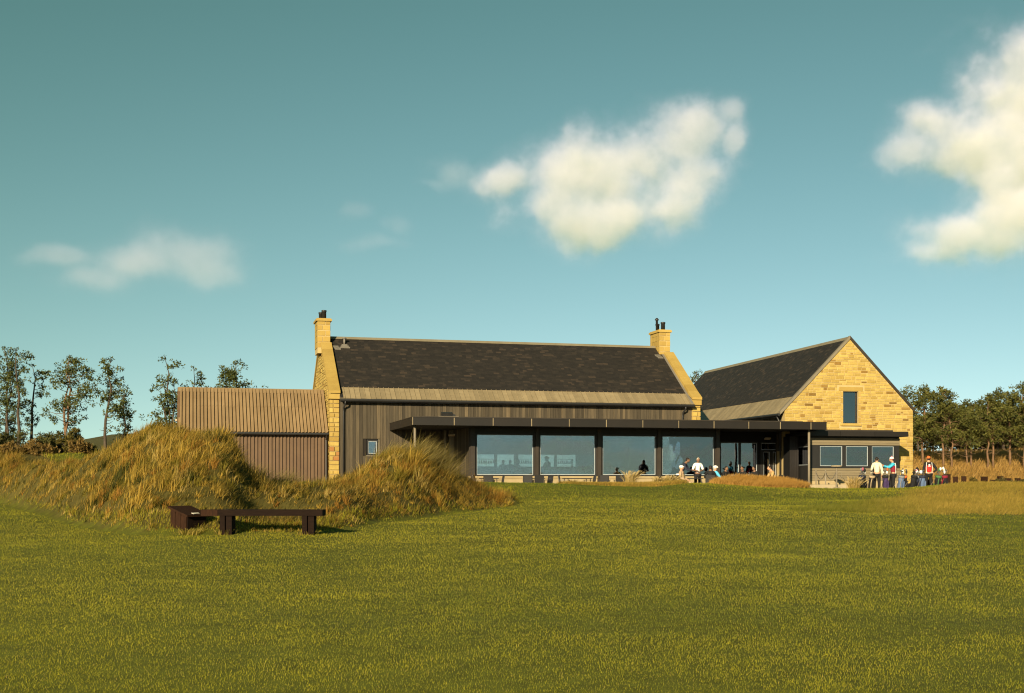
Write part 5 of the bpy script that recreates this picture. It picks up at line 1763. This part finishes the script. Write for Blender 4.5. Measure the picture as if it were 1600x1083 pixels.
for k, (p, y, rz, c1, c2, hc, lab) in enumerate([
    (1342, 58.6, 20, 'black', 'navy', ('white', 'black', 'pink'), 'black golf bag with white head cover next to the grass clump'),
    (1350, 59.4, -30, 'black', 'grey', ('black', 'grey'), 'black and grey golf bag behind the one with the white cover'),
    (1359, 58.8, 10, 'black', 'khaki', ('cream', 'black'), 'black golf bag with khaki trim left of the cream sweater'),
    (1383, 58.4, -15, 'purple', 'black', ('white', 'orange'), 'purple golf bag with a white cover between the two golfers'),
    (1389, 60.4, 30, 'black', 'black', ('maroon', 'black'), 'plain black golf bag behind the maroon bib'),
    (1405, 58.8, 10, 'denim', 'grey', ('white', 'cream'), 'pale denim golf bag with white cover right of the maroon bib'),
    (1413, 59.6, -20, 'black', 'orange', ('black', 'khaki'), 'black golf bag with orange trim in the row of bags'),
    (1423, 59.2, 25, 'black', 'black', ('pink', 'white', 'black'), 'black golf bag with pink head cover in the row of bags'),
    (1430, 60.2, 0, 'navy', 'grey', ('black', 'grey'), 'navy golf bag with grey trim behind the row of bags'),
    (1440, 58.9, -10, 'denim', 'navy', ('white', 'denim'), 'blue golf bag left of the red bib'),
    (1462, 58.9, 15, 'black', 'green', ('green', 'white'), 'black and green golf bag right of the red bib'),
    (1476, 59.0, -20, 'black', 'maroon', ('white', 'cream'), 'black golf bag with maroon trim and white covers before the sleeper posts')]):
    golf_bag(lab, at_bearing(p, y), y, R(180 + rz), c1, c2, hc, 40 + k)

# ------------------------------------------------------------------ clouds: closed volumes, lit by the sun
def cloud(label, dist, blobs, seed, dens=0.03, amp=1.0, nscale=0.012, soft=1.0, aniso=-0.15, yaw=0.0, tone=(.33, .305, .49)):
    """blobs: (bearing, level, half width, half height) in 1/1900ths of the distance"""
    k = dist / 1900
    C = [((p - 800) * k, (750 - q) * k + 1.6, 1.12 * rx * k, 1.12 * rz * k) for p, q, rx, rz in blobs]
    cx_ = sum(c[0] for c in C) / len(C); cz_ = sum(c[1] for c in C) / len(C)
    b = MB()
    pts = []
    for x, z, rx, rz in C:
        ry = 0.55 * (rx + rz)
        for i in range(10):
            for j in range(5):
                a, e = 2 * math.pi * i / 10, -math.pi / 2 + math.pi * (j + .5) / 5
                pts.append((x - cx_ + 1.75 * rx * math.cos(a) * math.cos(e), 1.75 * ry * math.sin(a) * math.cos(e), z - cz_ + 1.75 * rz * math.sin(e)))
    bm = bmesh.new()
    for p in pts: bm.verts.new(p)
    bm.verts.ensure_lookup_table()
    g = bmesh.ops.convex_hull(bm, input=bm.verts)
    bmesh.ops.delete(bm, geom=[v for v in bm.verts if not v.link_faces], context='VERTS')
    me = bpy.data.meshes.new('cloud'); bm.to_mesh(me); bm.free()
    m = bpy.data.materials.new('cloud_vapour'); m.use_nodes = True
    nt = m.node_tree; N, L = nt.nodes, nt.links
    N.remove(N['Principled BSDF'])
    tc = N.new('ShaderNodeTexCoord')
    def vm(op, a, c=None):
        n_ = N.new('ShaderNodeVectorMath'); n_.operation = op
        for i, v in enumerate((a, c)):
            if v is None: continue
            if isinstance(v, (tuple, list)): n_.inputs[i].default_value = v
            else: L.new(v, n_.inputs[i])
        return n_
    def ma(op, a, c=None, e=None):
        n_ = N.new('ShaderNodeMath'); n_.operation = op
        for i, v in enumerate((a, c, e)):
            if v is None: continue
            if isinstance(v, (int, float)): n_.inputs[i].default_value = v
            else: L.new(v, n_.inputs[i])
        return n_.outputs[0]
    w1 = N.new('ShaderNodeTexNoise'); w1.inputs['Scale'].default_value = nscale * .5; w1.inputs['Detail'].default_value = 2
    off = vm('ADD', tc.outputs['Object'], (seed * 371.0, seed * 113.0, seed * 57.0)).outputs[0]
    L.new(off, w1.inputs['Vector'])
    wv = vm('SUBTRACT', w1.outputs['Color'], (.5, .5, .5)).outputs[0]
    ws = N.new('ShaderNodeVectorMath'); ws.operation = 'SCALE'; L.new(wv, ws.inputs[0]); ws.inputs['Scale'].default_value = 0.75 / nscale
    P = vm('ADD', tc.outputs['Object'], ws.outputs[0]).outputs[0]
    d = None
    for x, z, rx, rz in C:
        ry = 0.55 * (rx + rz)
        q = vm('DIVIDE', vm('SUBTRACT', P, (x - cx_, 0, z - cz_)).outputs[0], (rx, ry, rz)).outputs[0]
        ln = vm('LENGTH', q).outputs['Value']
        v = ma('SUBTRACT', 1.0, ln)
        d = v if d is None else ma('SMOOTH_MAX', d, v, 0.4)
    nz_ = N.new('ShaderNodeTexNoise'); nz_.inputs['Scale'].default_value = nscale; nz_.inputs['Detail'].default_value = 9; nz_.inputs['Roughness'].default_value = .66
    L.new(off, nz_.inputs['Vector'])
    nn = ma('MULTIPLY', ma('SUBTRACT', nz_.outputs['Fac'], .52), 2.6 * amp)
    s = ma('ADD', d, nn)
    mr = N.new('ShaderNodeMapRange'); mr.interpolation_type = 'SMOOTHSTEP'
    mr.inputs['From Min'].default_value = 0.0; mr.inputs['From Max'].default_value = .55 * soft
    mr.inputs['To Min'].default_value = 0; mr.inputs['To Max'].default_value = dens
    L.new(s, mr.inputs['Value'])
    vs = N.new('ShaderNodeVolumeScatter'); vs.inputs['Color'].default_value = (*tone, 1); vs.inputs['Anisotropy'].default_value = aniso
    mr2 = N.new('ShaderNodeMapRange'); mr2.interpolation_type = 'SMOOTHSTEP'                 # thin torn fringe round the body
    mr2.inputs['From Min'].default_value = -.34; mr2.inputs['From Max'].default_value = .12
    mr2.inputs['To Min'].default_value = 0; mr2.inputs['To Max'].default_value = dens * .06
    L.new(s, mr2.inputs['Value'])
    L.new(ma('ADD', mr.outputs['Result'], mr2.outputs['Result']), vs.inputs['Density'])
    L.new(vs.outputs['Volume'], N['Material Output'].inputs['Volume'])
    m.cycles.volume_step_rate = CLOUD_STEP
    me.materials.append(m)
    o = put('cloud', me); o.location = Matrix.Rotation(R(yaw), 3, 'Z') @ Vector((cx_, dist, cz_)); o.rotation_euler = (0, 0, R(yaw))
    return tag(o, label, 'cloud', 'clouds in the sky')


CLOUD_STEP = 0.24
cloud('large sunlit cloud above the clubhouse roof', 1500, [(800, 285, 58, 34), (870, 272, 78, 50), (950, 272, 92, 64), (1010, 258, 82, 62), (1062, 222, 68, 46), (1108, 188, 52, 38),
      (1142, 165, 32, 28), (1150, 212, 28, 36), (930, 335, 108, 44), (1035, 328, 62, 44), (858, 325, 58, 42), (1085, 268, 62, 44), (1050, 292, 72, 50)], 1, .034, amp=1.0, soft=.95)
cloud('towering cloud leaving the picture above the stone wing', 1500, [(1610, 150, 110, 88), (1560, 235, 105, 72), (1445, 190, 66, 36), (1405, 240, 46, 36), (1600, 315, 120, 80),
      (1480, 372, 74, 44), (1560, 378, 70, 38), (1440, 402, 52, 26), (1690, 240, 130, 130)], 2, .036, amp=1.0, soft=.95)
cloud('small grey-pink cloud above the pines', 1700, [(285, 400, 95, 42), (215, 415, 100, 32), (155, 437, 70, 22), (335, 418, 52, 24), (100, 408, 55, 18)], 3, .010, amp=.75, soft=1.3, tone=(.38, .345, .54))
cloud('faint wisp of cloud between the two left clouds', 1700, [(575, 382, 62, 13), (622, 352, 26, 18), (562, 327, 28, 15)], 4, .0055, soft=1.6, tone=(.38, .345, .54))
cloud('thin veil trailing from the large cloud', 1700, [(705, 272, 52, 22), (672, 290, 30, 12)], 5, .009, soft=1.5, tone=(.46, .46, .68))
cloud('low cloud bank behind the camera, mirrored in the glass front', 3600, [(700, 712, 150, 16), (860, 700, 140, 22), (1010, 715, 120, 14), (780, 730, 160, 10)], 6, .006, yaw=-146)
cloud('smaller low cloud far behind the camera', 3600, [(420, 705, 110, 16), (520, 715, 90, 12)], 7, .006, yaw=-146)
